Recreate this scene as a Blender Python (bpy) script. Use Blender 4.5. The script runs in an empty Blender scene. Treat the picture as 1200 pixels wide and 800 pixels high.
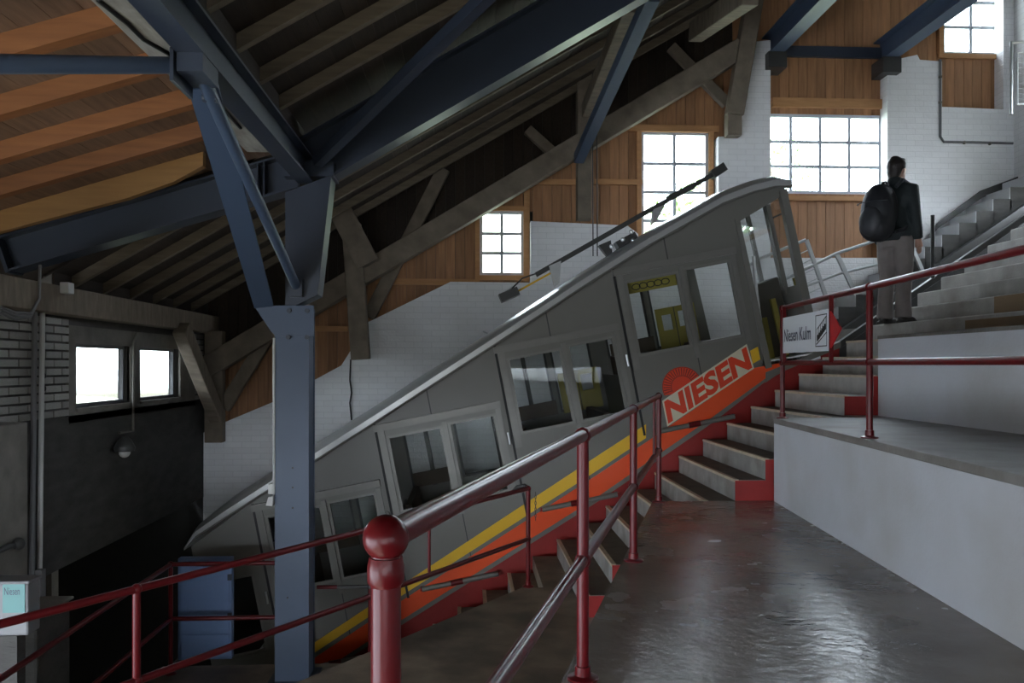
import bpy, bmesh, math, random
from mathutils import Vector, Matrix
from mathutils.geometry import tessellate_polygon
random.seed(7)
S = bpy.context.scene
COL = S.collection

# ------------------------------------------------------------------ camera, sky, exposure
# World axes: X runs along the track (uphill to the right), Y into the depth of the hall, Z up; the eye is the origin.
F, CX, HY, YAW = 973.0, 600.0, 428.0, math.radians(3.1)
cs, sn = math.cos(YAW), math.sin(YAW)
cam = bpy.data.cameras.new('camera'); camo = bpy.data.objects.new('camera', cam); COL.objects.link(camo)
camo.rotation_euler = (math.pi/2, 0, -YAW)
cam.sensor_width = 36.0; cam.lens = 36.0*F/1200.0; cam.shift_y = (HY-400.0)/1200.0
cam.clip_start = 0.05; cam.clip_end = 500
S.camera = camo

w = bpy.data.worlds.new('overcast_sky'); S.world = w; w.use_nodes = True
nt = w.node_tree; nt.nodes.clear()
wo = nt.nodes.new('ShaderNodeOutputWorld'); bg = nt.nodes.new('ShaderNodeBackground')
tc = nt.nodes.new('ShaderNodeTexCoord'); sp = nt.nodes.new('ShaderNodeSeparateXYZ'); rp = nt.nodes.new('ShaderNodeValToRGB')
mr = nt.nodes.new('ShaderNodeMapRange'); mr.inputs[1].default_value = -1; mr.inputs[2].default_value = 1
nt.links.new(tc.outputs['Generated'], sp.inputs[0]); nt.links.new(sp.outputs[2], mr.inputs[0]); nt.links.new(mr.outputs[0], rp.inputs[0])
e = rp.color_ramp.elements
e[0].position = 0.0; e[0].color = (0.08, 0.08, 0.07, 1)
e[1].position = 1.0; e[1].color = (0.82, 0.91, 1.0, 1)
for p_, c_ in ((0.485, (0.09, 0.092, 0.08, 1)), (0.51, (0.80, 0.89, 1.0, 1))):
    q = e.new(p_); q.color = c_
nt.links.new(rp.outputs[0], bg.inputs[0]); bg.inputs[1].default_value = 32.0
nt.links.new(bg.outputs[0], wo.inputs[0])

vs = S.view_settings
vs.view_transform = 'Standard'; vs.look = 'None'; vs.gamma = 1.0; vs.use_curve_mapping = False
vs.exposure = -0.4
S.display_settings.display_device = 'sRGB'

# ------------------------------------------------------------------ geometry from the photograph's perspective
def ray(px, py):
    dx = (px-CX)/F; dz = (HY-py)/F
    return Vector((dx*cs+sn, -dx*sn+cs, dz))
def at(px, py, u=None, v=None, z=None):
    """point of the ray through a pixel on the plane X=u, Y=v or Z=z"""
    d = ray(px, py)
    t = u/d.x if u is not None else v/d.y if v is not None else z/d.z
    return d*t
def atplane(px, py, p, n):
    d = ray(px, py)
    return d*(p.dot(n)/d.dot(n))

# ------------------------------------------------------------------ materials
MATS = {}
def mat(name, col, rough=0.6, col2=None, ns=6.0, amt=0.5, bump=0.0, bs=30.0, metal=0.0, stretch=(1, 1, 1), spec=0.5, dirt=None, dirt_scale=1.3, rough_var=0.0, objrand=0.0, detail=6.0):
    if name in MATS: return MATS[name]
    m = bpy.data.materials.new(name); m.use_nodes = True; t = m.node_tree
    b = t.nodes['Principled BSDF']; L = t.links.new
    b.inputs['Roughness'].default_value = rough; b.inputs['Metallic'].default_value = metal
    b.inputs['Specular IOR Level'].default_value = spec
    c2 = col2 or tuple(x*0.7 for x in col)
    tcn = t.nodes.new('ShaderNodeTexCoord'); mp = t.nodes.new('ShaderNodeMapping'); mp.inputs['Scale'].default_value = stretch
    L(tcn.outputs['Object'], mp.inputs[0])
    vec = mp.outputs[0]
    if objrand:
        oi = t.nodes.new('ShaderNodeObjectInfo'); va = t.nodes.new('ShaderNodeVectorMath'); va.operation = 'ADD'
        ml = t.nodes.new('ShaderNodeMath'); ml.operation = 'MULTIPLY'; ml.inputs[1].default_value = 37.0
        L(oi.outputs['Random'], ml.inputs[0]); L(mp.outputs[0], va.inputs[0]); L(ml.outputs[0], va.inputs[1]); vec = va.outputs[0]
    n = t.nodes.new('ShaderNodeTexNoise'); n.inputs['Scale'].default_value = ns; n.inputs['Detail'].default_value = detail
    L(vec, n.inputs['Vector'])
    r = t.nodes.new('ShaderNodeValToRGB'); r.color_ramp.elements[0].position = 0.5-0.25*1; r.color_ramp.elements[1].position = 0.5+0.25
    r.color_ramp.elements[0].color = (*[c2[i]*amt+col[i]*(1-amt) for i in range(3)], 1); r.color_ramp.elements[1].color = (*col, 1)
    L(n.outputs['Fac'], r.inputs[0]); out = r.outputs[0]
    if objrand:
        hs = t.nodes.new('ShaderNodeHueSaturation'); mr_ = t.nodes.new('ShaderNodeMapRange')
        mr_.inputs[3].default_value = 1-objrand; mr_.inputs[4].default_value = 1+objrand
        L(oi.outputs['Random'], mr_.inputs[0]); L(mr_.outputs[0], hs.inputs['Value']); L(out, hs.inputs['Color']); out = hs.outputs[0]
    if dirt:
        n2 = t.nodes.new('ShaderNodeTexNoise'); n2.inputs['Scale'].default_value = dirt_scale; n2.inputs['Detail'].default_value = 8
        L(tcn.outputs['Object'], n2.inputs['Vector'])
        r2 = t.nodes.new('ShaderNodeValToRGB'); r2.color_ramp.elements[0].position = 0.48; r2.color_ramp.elements[1].position = 0.72
        L(n2.outputs['Fac'], r2.inputs[0])
        mx = t.nodes.new('ShaderNodeMix'); mx.data_type = 'RGBA'
        L(r2.outputs[0], mx.inputs[0]); L(out, mx.inputs[6]); mx.inputs[7].default_value = (*dirt, 1); out = mx.outputs[2]
    L(out, b.inputs['Base Color'])
    if rough_var:
        mr2 = t.nodes.new('ShaderNodeMapRange'); mr2.inputs[1].default_value = 0.3; mr2.inputs[2].default_value = 0.7
        mr2.inputs[3].default_value = max(0.05, rough-rough_var); mr2.inputs[4].default_value = rough+rough_var
        n3 = t.nodes.new('ShaderNodeTexNoise'); n3.inputs['Scale'].default_value = 2.2; n3.inputs['Detail'].default_value = 5
        L(tcn.outputs['Object'], n3.inputs['Vector']); L(n3.outputs['Fac'], mr2.inputs[0]); L(mr2.outputs[0], b.inputs['Roughness'])
    if bump:
        nb = t.nodes.new('ShaderNodeTexNoise'); nb.inputs['Scale'].default_value = bs; nb.inputs['Detail'].default_value = 4
        L(vec, nb.inputs['Vector'])
        bp = t.nodes.new('ShaderNodeBump'); bp.inputs['Strength'].default_value = bump; bp.inputs['Distance'].default_value = 0.02
        L(nb.outputs['Fac'], bp.inputs['Height']); L(bp.outputs[0], b.inputs['Normal'])
    MATS[name] = m
    return m

def masonry(name, col, axis, bw=0.26, bh=0.085, bump=0.35, dirt=(0.45, 0.44, 0.42), rough=0.75):
    """painted brickwork whose courses only just show"""
    m = bpy.data.materials.new(name); m.use_nodes = True; t = m.node_tree; b = t.nodes['Principled BSDF']; L = t.links.new
    tcn = t.nodes.new('ShaderNodeTexCoord'); s = t.nodes.new('ShaderNodeSeparateXYZ'); c = t.nodes.new('ShaderNodeCombineXYZ')
    L(tcn.outputs['Object'], s.inputs[0]); L(s.outputs[0 if axis == 'x' else 1], c.inputs[0]); L(s.outputs[2], c.inputs[1])
    br = t.nodes.new('ShaderNodeTexBrick'); L(c.outputs[0], br.inputs['Vector'])
    br.inputs['Scale'].default_value = 1.0; br.inputs['Brick Width'].default_value = bw; br.inputs['Row Height'].default_value = bh
    br.inputs['Mortar Size'].default_value = 0.006; br.inputs['Mortar Smooth'].default_value = 0.6
    br.inputs['Color1'].default_value = (*col, 1); br.inputs['Color2'].default_value = (*[x*0.95 for x in col], 1); br.inputs['Mortar'].default_value = (*[x*0.86 for x in col], 1)
    n2 = t.nodes.new('ShaderNodeTexNoise'); n2.inputs['Scale'].default_value = 0.9; n2.inputs['Detail'].default_value = 9
    L(tcn.outputs['Object'], n2.inputs['Vector'])
    r2 = t.nodes.new('ShaderNodeValToRGB'); r2.color_ramp.elements[0].position = 0.55; r2.color_ramp.elements[1].position = 1.0
    L(n2.outputs['Fac'], r2.inputs[0])
    mx = t.nodes.new('ShaderNodeMix'); mx.data_type = 'RGBA'; L(r2.outputs[0], mx.inputs[0]); L(br.outputs['Color'], mx.inputs[6]); mx.inputs[7].default_value = (*dirt, 1)
    L(mx.outputs[2], b.inputs['Base Color']); b.inputs['Roughness'].default_value = rough
    n3 = t.nodes.new('ShaderNodeTexNoise'); n3.inputs['Scale'].default_value = 25; L(tcn.outputs['Object'], n3.inputs['Vector'])
    ad = t.nodes.new('ShaderNodeMath'); ad.operation = 'MULTIPLY_ADD'; ad.inputs[1].default_value = -1.0
    L(br.outputs['Fac'], ad.inputs[0]); L(n3.outputs['Fac'], ad.inputs[2])
    bp = t.nodes.new('ShaderNodeBump'); bp.inputs['Strength'].default_value = bump; bp.inputs['Distance'].default_value = 0.012
    L(ad.outputs[0], bp.inputs['Height']); L(bp.outputs[0], b.inputs['Normal'])
    MATS[name] = m
    return m

def glass(name, tint, refl=0.5):
    m = bpy.data.materials.new(name); m.use_nodes = True; t = m.node_tree; t.nodes.clear(); L = t.links.new
    o = t.nodes.new('ShaderNodeOutputMaterial'); tr = t.nodes.new('ShaderNodeBsdfTransparent'); gl = t.nodes.new('ShaderNodeBsdfGlossy')
    n = t.nodes.new('ShaderNodeTexNoise'); n.inputs['Scale'].default_value = 1.2
    r = t.nodes.new('ShaderNodeValToRGB'); r.color_ramp.elements[0].color = (*[x*0.94 for x in tint], 1); r.color_ramp.elements[1].color = (*tint, 1)
    tcn = t.nodes.new('ShaderNodeTexCoord'); L(tcn.outputs['Object'], n.inputs['Vector']); L(n.outputs['Fac'], r.inputs[0]); L(r.outputs[0], tr.inputs[0])
    gl.inputs['Roughness'].default_value = 0.02
    fr = t.nodes.new('ShaderNodeFresnel'); fr.inputs[0].default_value = 1.45
    ml = t.nodes.new('ShaderNodeMath'); ml.operation = 'MULTIPLY'; ml.inputs[1].default_value = refl; L(fr.outputs[0], ml.inputs[0])
    mx = t.nodes.new('ShaderNodeMixShader'); L(ml.outputs[0], mx.inputs[0]); L(tr.outputs[0], mx.inputs[1]); L(gl.outputs[0], mx.inputs[2])
    L(mx.outputs[0], o.inputs[0]); MATS[name] = m
    return m

M_FLOOR = mat('worn_concrete_floor', (0.24, 0.195, 0.15), 0.25, (0.14, 0.11, 0.083), 2.6, 0.8, 0.22, 17, rough_var=0.05, dirt=(0.105, 0.085, 0.07), dirt_scale=1.6)
M_FLOORU = mat('grey_platform_concrete', (0.30, 0.285, 0.265), 0.5, (0.19, 0.18, 0.165), 5, 0.8, 0.12, 40, dirt=(0.17, 0.155, 0.135), dirt_scale=2)
M_LAND = mat('dusty_concrete_landing', (0.33, 0.26, 0.185), 0.6, (0.07, 0.058, 0.045), 3.0, 0.8, 0.12, 60, dirt=(0.06, 0.05, 0.04))
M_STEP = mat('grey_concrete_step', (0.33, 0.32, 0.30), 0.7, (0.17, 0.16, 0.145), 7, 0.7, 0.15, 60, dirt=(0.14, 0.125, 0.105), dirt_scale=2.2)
M_STEP_LIT = mat('lit_concrete_step', (0.46, 0.44, 0.41), 0.7, (0.30, 0.285, 0.26), 7, 0.7, 0.12, 60, dirt=(0.26, 0.235, 0.20), dirt_scale=2.2)  # step concrete lightened to imitate light and haze on the upper flight
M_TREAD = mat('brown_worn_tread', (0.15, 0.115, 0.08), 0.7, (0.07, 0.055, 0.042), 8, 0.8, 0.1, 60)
M_NOSE = mat('pale_step_edging', (0.60, 0.50, 0.36), 0.55, (0.35, 0.28, 0.19), 12, 0.7, 0.05, 80)
M_CONC = mat('bare_concrete', (0.25, 0.235, 0.21), 0.8, (0.13, 0.12, 0.105), 4, 0.8, 0.2, 40, dirt=(0.09, 0.08, 0.068), dirt_scale=1.6)
M_DARKC = mat('dark_concrete', (0.075, 0.072, 0.066), 0.85, (0.03, 0.029, 0.027), 3, 0.9, 0.25, 20, stretch=(1, 1.2, 3.5))  # dark concrete with stretched noise streaks
M_TUNNEL = mat('tunnel_rock', (0.03, 0.03, 0.028), 0.9, None, 4, 0.6, 0.3, 8)
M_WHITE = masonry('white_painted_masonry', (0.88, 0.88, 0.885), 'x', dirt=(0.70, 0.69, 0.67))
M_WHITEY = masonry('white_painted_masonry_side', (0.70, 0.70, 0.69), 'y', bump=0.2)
M_PLASTER = mat('white_rendered_wall', (0.64, 0.66, 0.70), 0.7, (0.55, 0.55, 0.56), 2.5, 0.6, 0.08, 40, dirt=(0.50, 0.49, 0.47), dirt_scale=0.8)
M_BRICK = mat('grey_sand_lime_brick', (0.36, 0.35, 0.325), 0.85, (0.24, 0.23, 0.21), 9, 0.6, 0.2, 70, objrand=0.18)
M_MORTAR = mat('dark_mortar', (0.085, 0.08, 0.074), 0.9, None, 12, 0.5, 0.2, 60)
M_RED = mat('red_gloss_paint', (0.115, 0.006, 0.008), 0.28, (0.07, 0.004, 0.006), 5, 0.6, 0.02, 60, spec=0.3)
M_REDMATT = mat('red_masonry_paint', (0.33, 0.018, 0.016), 0.55, (0.2, 0.012, 0.012), 5, 0.6, 0.05, 50)
M_ORANGE = mat('orange_car_paint', (0.80, 0.085, 0.015), 0.35, (0.72, 0.07, 0.012), 3, 0.5)
M_DRED = mat('dark_red_chassis_paint', (0.30, 0.016, 0.013), 0.45, (0.19, 0.010, 0.010), 4, 0.6)
M_YELLOW = mat('yellow_car_paint', (0.80, 0.48, 0.02), 0.35, (0.72, 0.42, 0.02), 3, 0.4)
M_CAR = mat('grey_car_paint', (0.165, 0.159, 0.139), 0.40, (0.145, 0.139, 0.121), 1.5, 0.6)
M_CARROOF = mat('silver_car_roof', (0.46, 0.46, 0.45), 0.30, (0.38, 0.38, 0.37), 2.5, 0.6, metal=0.35)
M_ALU = mat('brushed_aluminium', (0.205, 0.198, 0.178), 0.42, (0.17, 0.165, 0.148), 14, 0.5, metal=0.3)
M_SILVER = mat('galvanised_steel', (0.62, 0.63, 0.63), 0.35, (0.48, 0.49, 0.50), 20, 0.5, metal=0.7)
M_RUBBER = mat('black_rubber', (0.012, 0.012, 0.012), 0.6, None, 8, 0.5)
M_DARKM = mat('dark_painted_metal', (0.05, 0.05, 0.048), 0.45, None, 8, 0.5)
M_OLIVE = mat('olive_yellow_panel', (0.33, 0.28, 0.055), 0.5, (0.26, 0.22, 0.045), 3, 0.5)
M_INT = mat('dim_car_lining', (0.10, 0.095, 0.08), 0.6, None, 5, 0.5)
M_SEAT = mat('brown_car_seat', (0.075, 0.05, 0.025), 0.6, None, 5, 0.5)
M_BLUE = mat('blue_grey_steel_paint', (0.034, 0.044, 0.066), 0.42, (0.027, 0.036, 0.054), 3, 0.6, 0.03, 30)
M_BLUEL = mat('light_blue_grey_steel_paint', (0.062, 0.090, 0.145), 0.45, (0.053, 0.078, 0.126), 3, 0.6, 0.03, 30)
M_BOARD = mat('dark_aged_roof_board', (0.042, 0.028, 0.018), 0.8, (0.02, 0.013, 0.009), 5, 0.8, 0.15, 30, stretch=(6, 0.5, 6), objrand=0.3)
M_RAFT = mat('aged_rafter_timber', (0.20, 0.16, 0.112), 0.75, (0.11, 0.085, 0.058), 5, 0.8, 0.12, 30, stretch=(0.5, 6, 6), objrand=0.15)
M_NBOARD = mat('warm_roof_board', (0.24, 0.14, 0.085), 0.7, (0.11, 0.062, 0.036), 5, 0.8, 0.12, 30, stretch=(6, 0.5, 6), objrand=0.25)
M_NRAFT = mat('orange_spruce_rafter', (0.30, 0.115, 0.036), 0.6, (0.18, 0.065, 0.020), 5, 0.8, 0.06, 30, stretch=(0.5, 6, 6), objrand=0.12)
M_FASC = mat('honey_spruce_board', (0.36, 0.185, 0.055), 0.55, (0.25, 0.12, 0.034), 4, 0.8, 0.05, 30, stretch=(0.5, 6, 6))
M_PLANK = mat('reddish_spruce_plank', (0.44, 0.225, 0.105), 0.6, (0.25, 0.115, 0.052), 4, 0.8, 0.08, 30, stretch=(7, 7, 0.6), objrand=0.16)
M_BATTEN = mat('spruce_batten', (0.56, 0.30, 0.13), 0.6, (0.40, 0.19, 0.075), 4, 0.8, 0.06, 30, stretch=(1, 6, 6))
M_TIMB = mat('weathered_grey_timber', (0.25, 0.205, 0.155), 0.8, (0.12, 0.095, 0.068), 4, 0.85, 0.2, 24, stretch=(1.2, 5, 1.2))
M_TIMBL = mat('pale_weathered_timber', (0.42, 0.40, 0.35), 0.8, (0.20, 0.185, 0.155), 4, 0.8, 0.2, 24, stretch=(5, 0.7, 5), dirt=(0.10, 0.09, 0.075), dirt_scale=3)
M_PLY = mat('brown_plywood', (0.27, 0.175, 0.085), 0.6, (0.20, 0.125, 0.06), 4, 0.8, stretch=(4, 0.8, 4))
M_SIGNW = mat('white_sign_enamel', (0.78, 0.80, 0.82), 0.35, (0.74, 0.76, 0.78), 3, 0.4)
M_SIGNR = mat('red_sign_enamel', (0.55, 0.015, 0.02), 0.4, None, 3, 0.2)
M_INK = mat('dark_blue_ink', (0.012, 0.014, 0.05), 0.5, None, 3, 0.2)
M_BLACK = mat('black_ink', (0.008, 0.008, 0.008), 0.5, None, 3, 0.2)
M_CREAM = mat('cream_print', (0.72, 0.66, 0.50), 0.4, (0.68, 0.62, 0.47), 3, 0.4)
M_ORED = mat('orange_red_print', (0.75, 0.055, 0.014), 0.4, (0.68, 0.05, 0.012), 3, 0.4)
M_DKRED = mat('deep_red_print', (0.22, 0.02, 0.012), 0.4, None, 3, 0.4)
M_TURQ = mat('turquoise_print', (0.05, 0.20, 0.19), 0.4, (0.04, 0.15, 0.15), 3, 0.5)
M_BOXG = mat('pale_grey_cabinet', (0.17, 0.17, 0.175), 0.5, (0.13, 0.13, 0.135), 4, 0.5)
M_WFRAME = mat('bloom_paled_window_frame', (0.62, 0.66, 0.74), 0.5, (0.55, 0.59, 0.67), 6, 0.5)  # bar colour lightened to imitate bloom from the bright panes
M_GLASS = glass('window_glass', (0.97, 0.985, 0.985), 0.6)
M_CGLASS = glass('car_window_glass', (0.965, 0.975, 0.97), 0.28)
M_HILL = mat('haze_paled_hillside', (0.42, 0.45, 0.33), 0.9, (0.30, 0.34, 0.20), 0.35, 0.8)  # meadow green lightened to stand in for mist
M_BOUNCE = mat('neutral_bounce_grey', (0.36, 0.36, 0.37), 0.9, (0.26, 0.26, 0.265), 3, 0.7)  # grey chosen to keep bounced daylight neutral
M_LEAF = mat('green_foliage', (0.20, 0.30, 0.09), 0.8, (0.10, 0.17, 0.05), 2.0, 0.8)  # leaf green with darker noise
M_BARK = mat('tree_bark', (0.12, 0.09, 0.06), 0.9, None, 8, 0.6)
M_SKIN = mat('skin', (0.42, 0.24, 0.17), 0.5, (0.36, 0.20, 0.14), 9, 0.5)
M_HAIR = mat('dark_brown_hair', (0.018, 0.012, 0.009), 0.55, None, 60, 0.6, 0.3, 120, stretch=(1, 1, 0.3))
M_JACKET = mat('black_jacket_cloth', (0.014, 0.020, 0.021), 0.75, None, 12, 0.6, 0.25, 14)
M_TROUS = mat('taupe_trouser_cloth', (0.22, 0.19, 0.175), 0.85, (0.15, 0.13, 0.12), 9, 0.7, 0.4, 16)
M_SHOE = mat('dark_shoe_leather', (0.03, 0.026, 0.023), 0.5, None, 9, 0.5)
M_PACK = mat('black_backpack_nylon', (0.014, 0.015, 0.018), 0.55, None, 12, 0.5, 0.2, 18)
M_PACKG = mat('charcoal_backpack_panel', (0.04, 0.041, 0.046), 0.55, None, 12, 0.5)
M_LAMP = mat('off_white_plastic', (0.60, 0.60, 0.57), 0.5, None, 8, 0.3)

# ------------------------------------------------------------------ mesh helpers
class MB:
    def __init__(s): s.v = []; s.f = []
    def add(s, vs_, fs):
        o = len(s.v); s.v += [tuple(p) for p in vs_]; s.f += [tuple(i+o for i in q) for q in fs]; return s
    def box(s, x0, x1, y0, y1, z0, z1):
        return s.add([(x0, y0, z0), (x1, y0, z0), (x1, y1, z0), (x0, y1, z0), (x0, y0, z1), (x1, y0, z1), (x1, y1, z1), (x0, y1, z1)],
                     [(0, 3, 2, 1), (4, 5, 6, 7), (0, 1, 5, 4), (1, 2, 6, 5), (2, 3, 7, 6), (3, 0, 4, 7)])
    def sweep(s, p0, p1, prof, up=(0, 0, 1)):
        p0 = Vector(p0); p1 = Vector(p1); a = (p1-p0).normalized(); up = Vector(up)
        side = a.cross(up)
        if side.length < 1e-5: side = a.cross(Vector((0, 1, 0)))
        side.normalize(); upn = side.cross(a).normalized(); n = len(prof)
        vs_ = [p+side*x+upn*y for p in (p0, p1) for x, y in prof]
        fs = [(i, (i+1) % n, n+(i+1) % n, n+i) for i in range(n)]
        tri = tessellate_polygon([[Vector((x, y, 0)) for x, y in prof]])
        fs += [tuple(t) for t in tri] + [tuple(n+i for i in reversed(t)) for t in tri] if n > 4 else [tuple(range(n)), tuple(range(2*n-1, n-1, -1))]
        return s.add(vs_, fs)
    def beam(s, p0, p1, wd, h, up=(0, 0, 1)):
        return s.sweep(p0, p1, [(-wd/2, -h/2), (wd/2, -h/2), (wd/2, h/2), (-wd/2, h/2)], up)
    def ibeam(s, p0, p1, wd, h, tf=0.02, tw=0.014, up=(0, 0, 1)):
        a, b, c_ = wd/2, h/2, tw/2
        return s.sweep(p0, p1, [(-a, -b), (a, -b), (a, -b+tf), (c_, -b+tf), (c_, b-tf), (a, b-tf), (a, b), (-a, b), (-a, b-tf), (-c_, b-tf), (-c_, -b+tf), (-a, -b+tf)], up)
    def tube(s, path, r, n=12, caps=True):
        path = [Vector(p) for p in path]; rs = r if isinstance(r, (list, tuple)) else [r]*len(path)
        o = len(s.v); ref = None
        for i, p in enumerate(path):
            d = (path[min(i+1, len(path)-1)]-path[max(i-1, 0)]).normalized()
            if ref is None:
                ref = d.cross(Vector((0, 0, 1)))
                if ref.length < 1e-4: ref = Vector((1, 0, 0))
            ref = (ref-d*ref.dot(d)).normalized(); b2 = d.cross(ref)
            for k in range(n):
                a = 2*math.pi*k/n; s.v.append(tuple(p+ref*math.cos(a)*rs[i]+b2*math.sin(a)*rs[i]))
        for i in range(len(path)-1):
            for k in range(n): s.f.append((o+i*n+k, o+i*n+(k+1) % n, o+(i+1)*n+(k+1) % n, o+(i+1)*n+k))
        if caps:
            s.f.append(tuple(o+k for k in range(n))[::-1]); s.f.append(tuple(o+(len(path)-1)*n+k for k in range(n)))
        return s
    def sphere(s, c, r, sc=(1, 1, 1), seg=16, rings=10, rot=None):
        c = Vector(c); o = len(s.v)
        pts = [Vector((0, 0, 1))]+[Vector((math.sin(math.pi*i/rings)*math.cos(2*math.pi*k/seg), math.sin(math.pi*i/rings)*math.sin(2*math.pi*k/seg), math.cos(math.pi*i/rings))) for i in range(1, rings) for k in range(seg)]+[Vector((0, 0, -1))]
        for p in pts:
            q = Vector((p.x*sc[0], p.y*sc[1], p.z*sc[2]))*r
            if rot: q = rot @ q
            s.v.append(tuple(c+q))
        for k in range(seg): s.f.append((o, o+1+k, o+1+(k+1) % seg))
        for i in range(rings-2):
            for k in range(seg): s.f.append((o+1+i*seg+k, o+1+(i+1)*seg+k, o+1+(i+1)*seg+(k+1) % seg, o+1+i*seg+(k+1) % seg))
        l = o+1+(rings-1)*seg
        for k in range(seg): s.f.append((l, l-seg+(k+1) % seg, l-seg+k))
        return s
    def prism(s, loops, fn, t0, t1):
        """2D outline with holes, extruded: fn((a, b), t) -> 3D"""
        flat = [p for lp in loops for p in lp]; n = len(flat)
        tri = tessellate_polygon([[Vector((p[0], p[1], 0)) for p in lp] for lp in loops])
        vs_ = [fn(p, t0) for p in flat]+[fn(p, t1) for p in flat]
        fs = [tuple(t) for t in tri]+[tuple(n+i for i in reversed(t)) for t in tri]
        o = 0
        for lp in loops:
            m = len(lp)
            fs += [(o+i, o+(i+1) % m, n+o+(i+1) % m, n+o+i) for i in range(m)]; o += m
        return s.add(vs_, fs)
    def prism_y(s, loops, y0, y1): return s.prism(loops, lambda p, t: (p[0], t, p[1]), y0, y1)
    def prism_x(s, loops, x0, x1): return s.prism(loops, lambda p, t: (t, p[0], p[1]), x0, x1)
    def prism_z(s, loops, z0, z1): return s.prism(loops, lambda p, t: (p[0], p[1], t), z0, z1)
    def lathe(s, c, prof, n=16):
        c = Vector(c); o = len(s.v); m = len(prof)
        for r, z in prof:
            for k in range(n): s.v.append((c.x+r*math.cos(2*math.pi*k/n), c.y+r*math.sin(2*math.pi*k/n), c.z+z))
        for i in range(m-1):
            for k in range(n): s.f.append((o+i*n+k, o+i*n+(k+1) % n, o+(i+1)*n+(k+1) % n, o+(i+1)*n+k))
        s.f.append(tuple(o+k for k in range(n))[::-1]); s.f.append(tuple(o+(m-1)*n+k for k in range(n)))
        return s
    def mesh(s, name, material, smooth=False):
        me = bpy.data.meshes.new(name); me.from_pydata(s.v, [], s.f)
        bm = bmesh.new(); bm.from_mesh(me); bmesh.ops.recalc_face_normals(bm, faces=bm.faces); bm.to_mesh(me); bm.free()
        me.materials.append(material)
        if smooth:
            for p in me.polygons: p.use_smooth = True
        return me
    def build(s, name, material, parent=None, smooth=False, bevel=0.0, label=None):
        o = bpy.data.objects.new(name, s.mesh(name, material, smooth)); COL.objects.link(o)
        put(o, parent)
        if bevel:
            b = o.modifiers.new('bevel', 'BEVEL'); b.width = bevel; b.segments = 2; b.limit_method = 'ANGLE'; b.angle_limit = 0.6
        if smooth and hasattr(o.data, 'set_sharp_from_angle'): o.data.set_sharp_from_angle(angle=0.7)
        if label: o['label'] = label
        return o

def world_loc(o):
    l = Vector((0, 0, 0))
    while o: l = l+o.location; o = o.parent
    return l
def put(o, parent):
    """parent o, keeping its mesh coordinates as world coordinates"""
    if parent:
        o.parent = parent; o.location = -world_loc(parent)
def thing(name, label, cat, loc=(0, 0, 0), group=None, kind=None):
    o = bpy.data.objects.new(name, None); COL.objects.link(o); o.location = loc; o.empty_display_size = 0.1
    if label: o['label'] = label
    if cat: o['category'] = cat
    if group: o['group'] = group
    if kind: o['kind'] = kind
    return o
def tag(o, label, cat, group=None, kind=None):
    o['label'] = label; o['category'] = cat
    if group: o['group'] = group
    if kind: o['kind'] = kind
    return o
def struct(o, label=None):
    o['kind'] = 'structure'
    if label: o['label'] = label
    return o
def inst(name, me, loc, parent, scale=(1, 1, 1)):
    o = bpy.data.objects.new(name, me); COL.objects.link(o); o.parent = parent
    o.location = Vector(loc)-(world_loc(parent) if parent else Vector((0, 0, 0))); o.scale = scale
    return o
def text_mesh(body, size=1.0, shear=0.0, offset=0.0):
    cu = bpy.data.curves.new('lettering', 'FONT'); cu.body = body; cu.size = size; cu.shear = shear; cu.offset = offset; cu.resolution_u = 3
    o = bpy.data.objects.new('lettering', cu); COL.objects.link(o)
    dg = bpy.context.evaluated_depsgraph_get(); dg.update()
    me = bpy.data.meshes.new_from_object(o.evaluated_get(dg))
    vs_ = [v.co.copy() for v in me.vertices]; fs = [tuple(p.vertices) for p in me.polygons]
    bpy.data.objects.remove(o); bpy.data.curves.remove(cu); bpy.data.meshes.remove(me)
    x0 = min(v.x for v in vs_); x1 = max(v.x for v in vs_); y0 = min(v.y for v in vs_); y1 = max(v.y for v in vs_)
    return [((v.x-x0)/(x1-x0), (v.y-y0)/(y1-y0)) for v in vs_], fs

# ------------------------------------------------------------------ key dimensions
ZF = -1.20            # near platform
RISE, TREAD, U0 = 0.184, 0.2748, 2.10
VFAR = 9.2            # stair edge beside the track
def nz(k): return ZF+RISE*k
def nu(k): return U0+TREAD*k
ZP1 = nz(4)+0.0       # upper platform beside the sign
ZP2 = nz(8)
ZL = nz(-5)           # landing below
ZLOW = -2.93          # lowest platform with the column
VB = 12.2             # face of the back wall
VPL = 12.42           # timber panelling
UL = -3.8             # left (brick) wall
UR = at(1188, 200, v=VB).x
H0 = 3.05; SL = 0.585 # underside of the main rafters: z = H0 + SL*x
VCOL = 7.75           # column front face
U2, Z2, SL2 = -1.62, 1.98, 0.31   # shallow roof: z = Z2 + SL2*(x-U2)
def r1(u): return H0+SL*u
def r2(u): return Z2+SL2*(u-U2)

# ------------------------------------------------------------------ floors and low walls
e0 = at(657, 800, z=ZF); e1 = at(738, 640, z=ZF); d = (e1-e0); d /= d.y
def edge_at(y): return Vector((e0.x+d.x*(y-e0.y), y))
wA = at(907, 587, z=ZF); wB = at(1200, 762, z=ZF); wd_ = (wA-wB)/(wA.y-wB.y)
def wall1_at(y): return wB.x+wd_.x*(y-wB.y)
yfar = at(800, 587, z=ZF).y
fl = MB().prism_z([[(edge_at(-6).x, -6), (wall1_at(-6)+0.3, -6), (wall1_at(yfar)+0.3, yfar), (nu(0)+0.04, yfar), (edge_at(yfar).x, yfar)]], ZF-0.16, ZF).build('floor', M_FLOOR)
struct(fl, 'dark worn concrete platform floor in the foreground')
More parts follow.
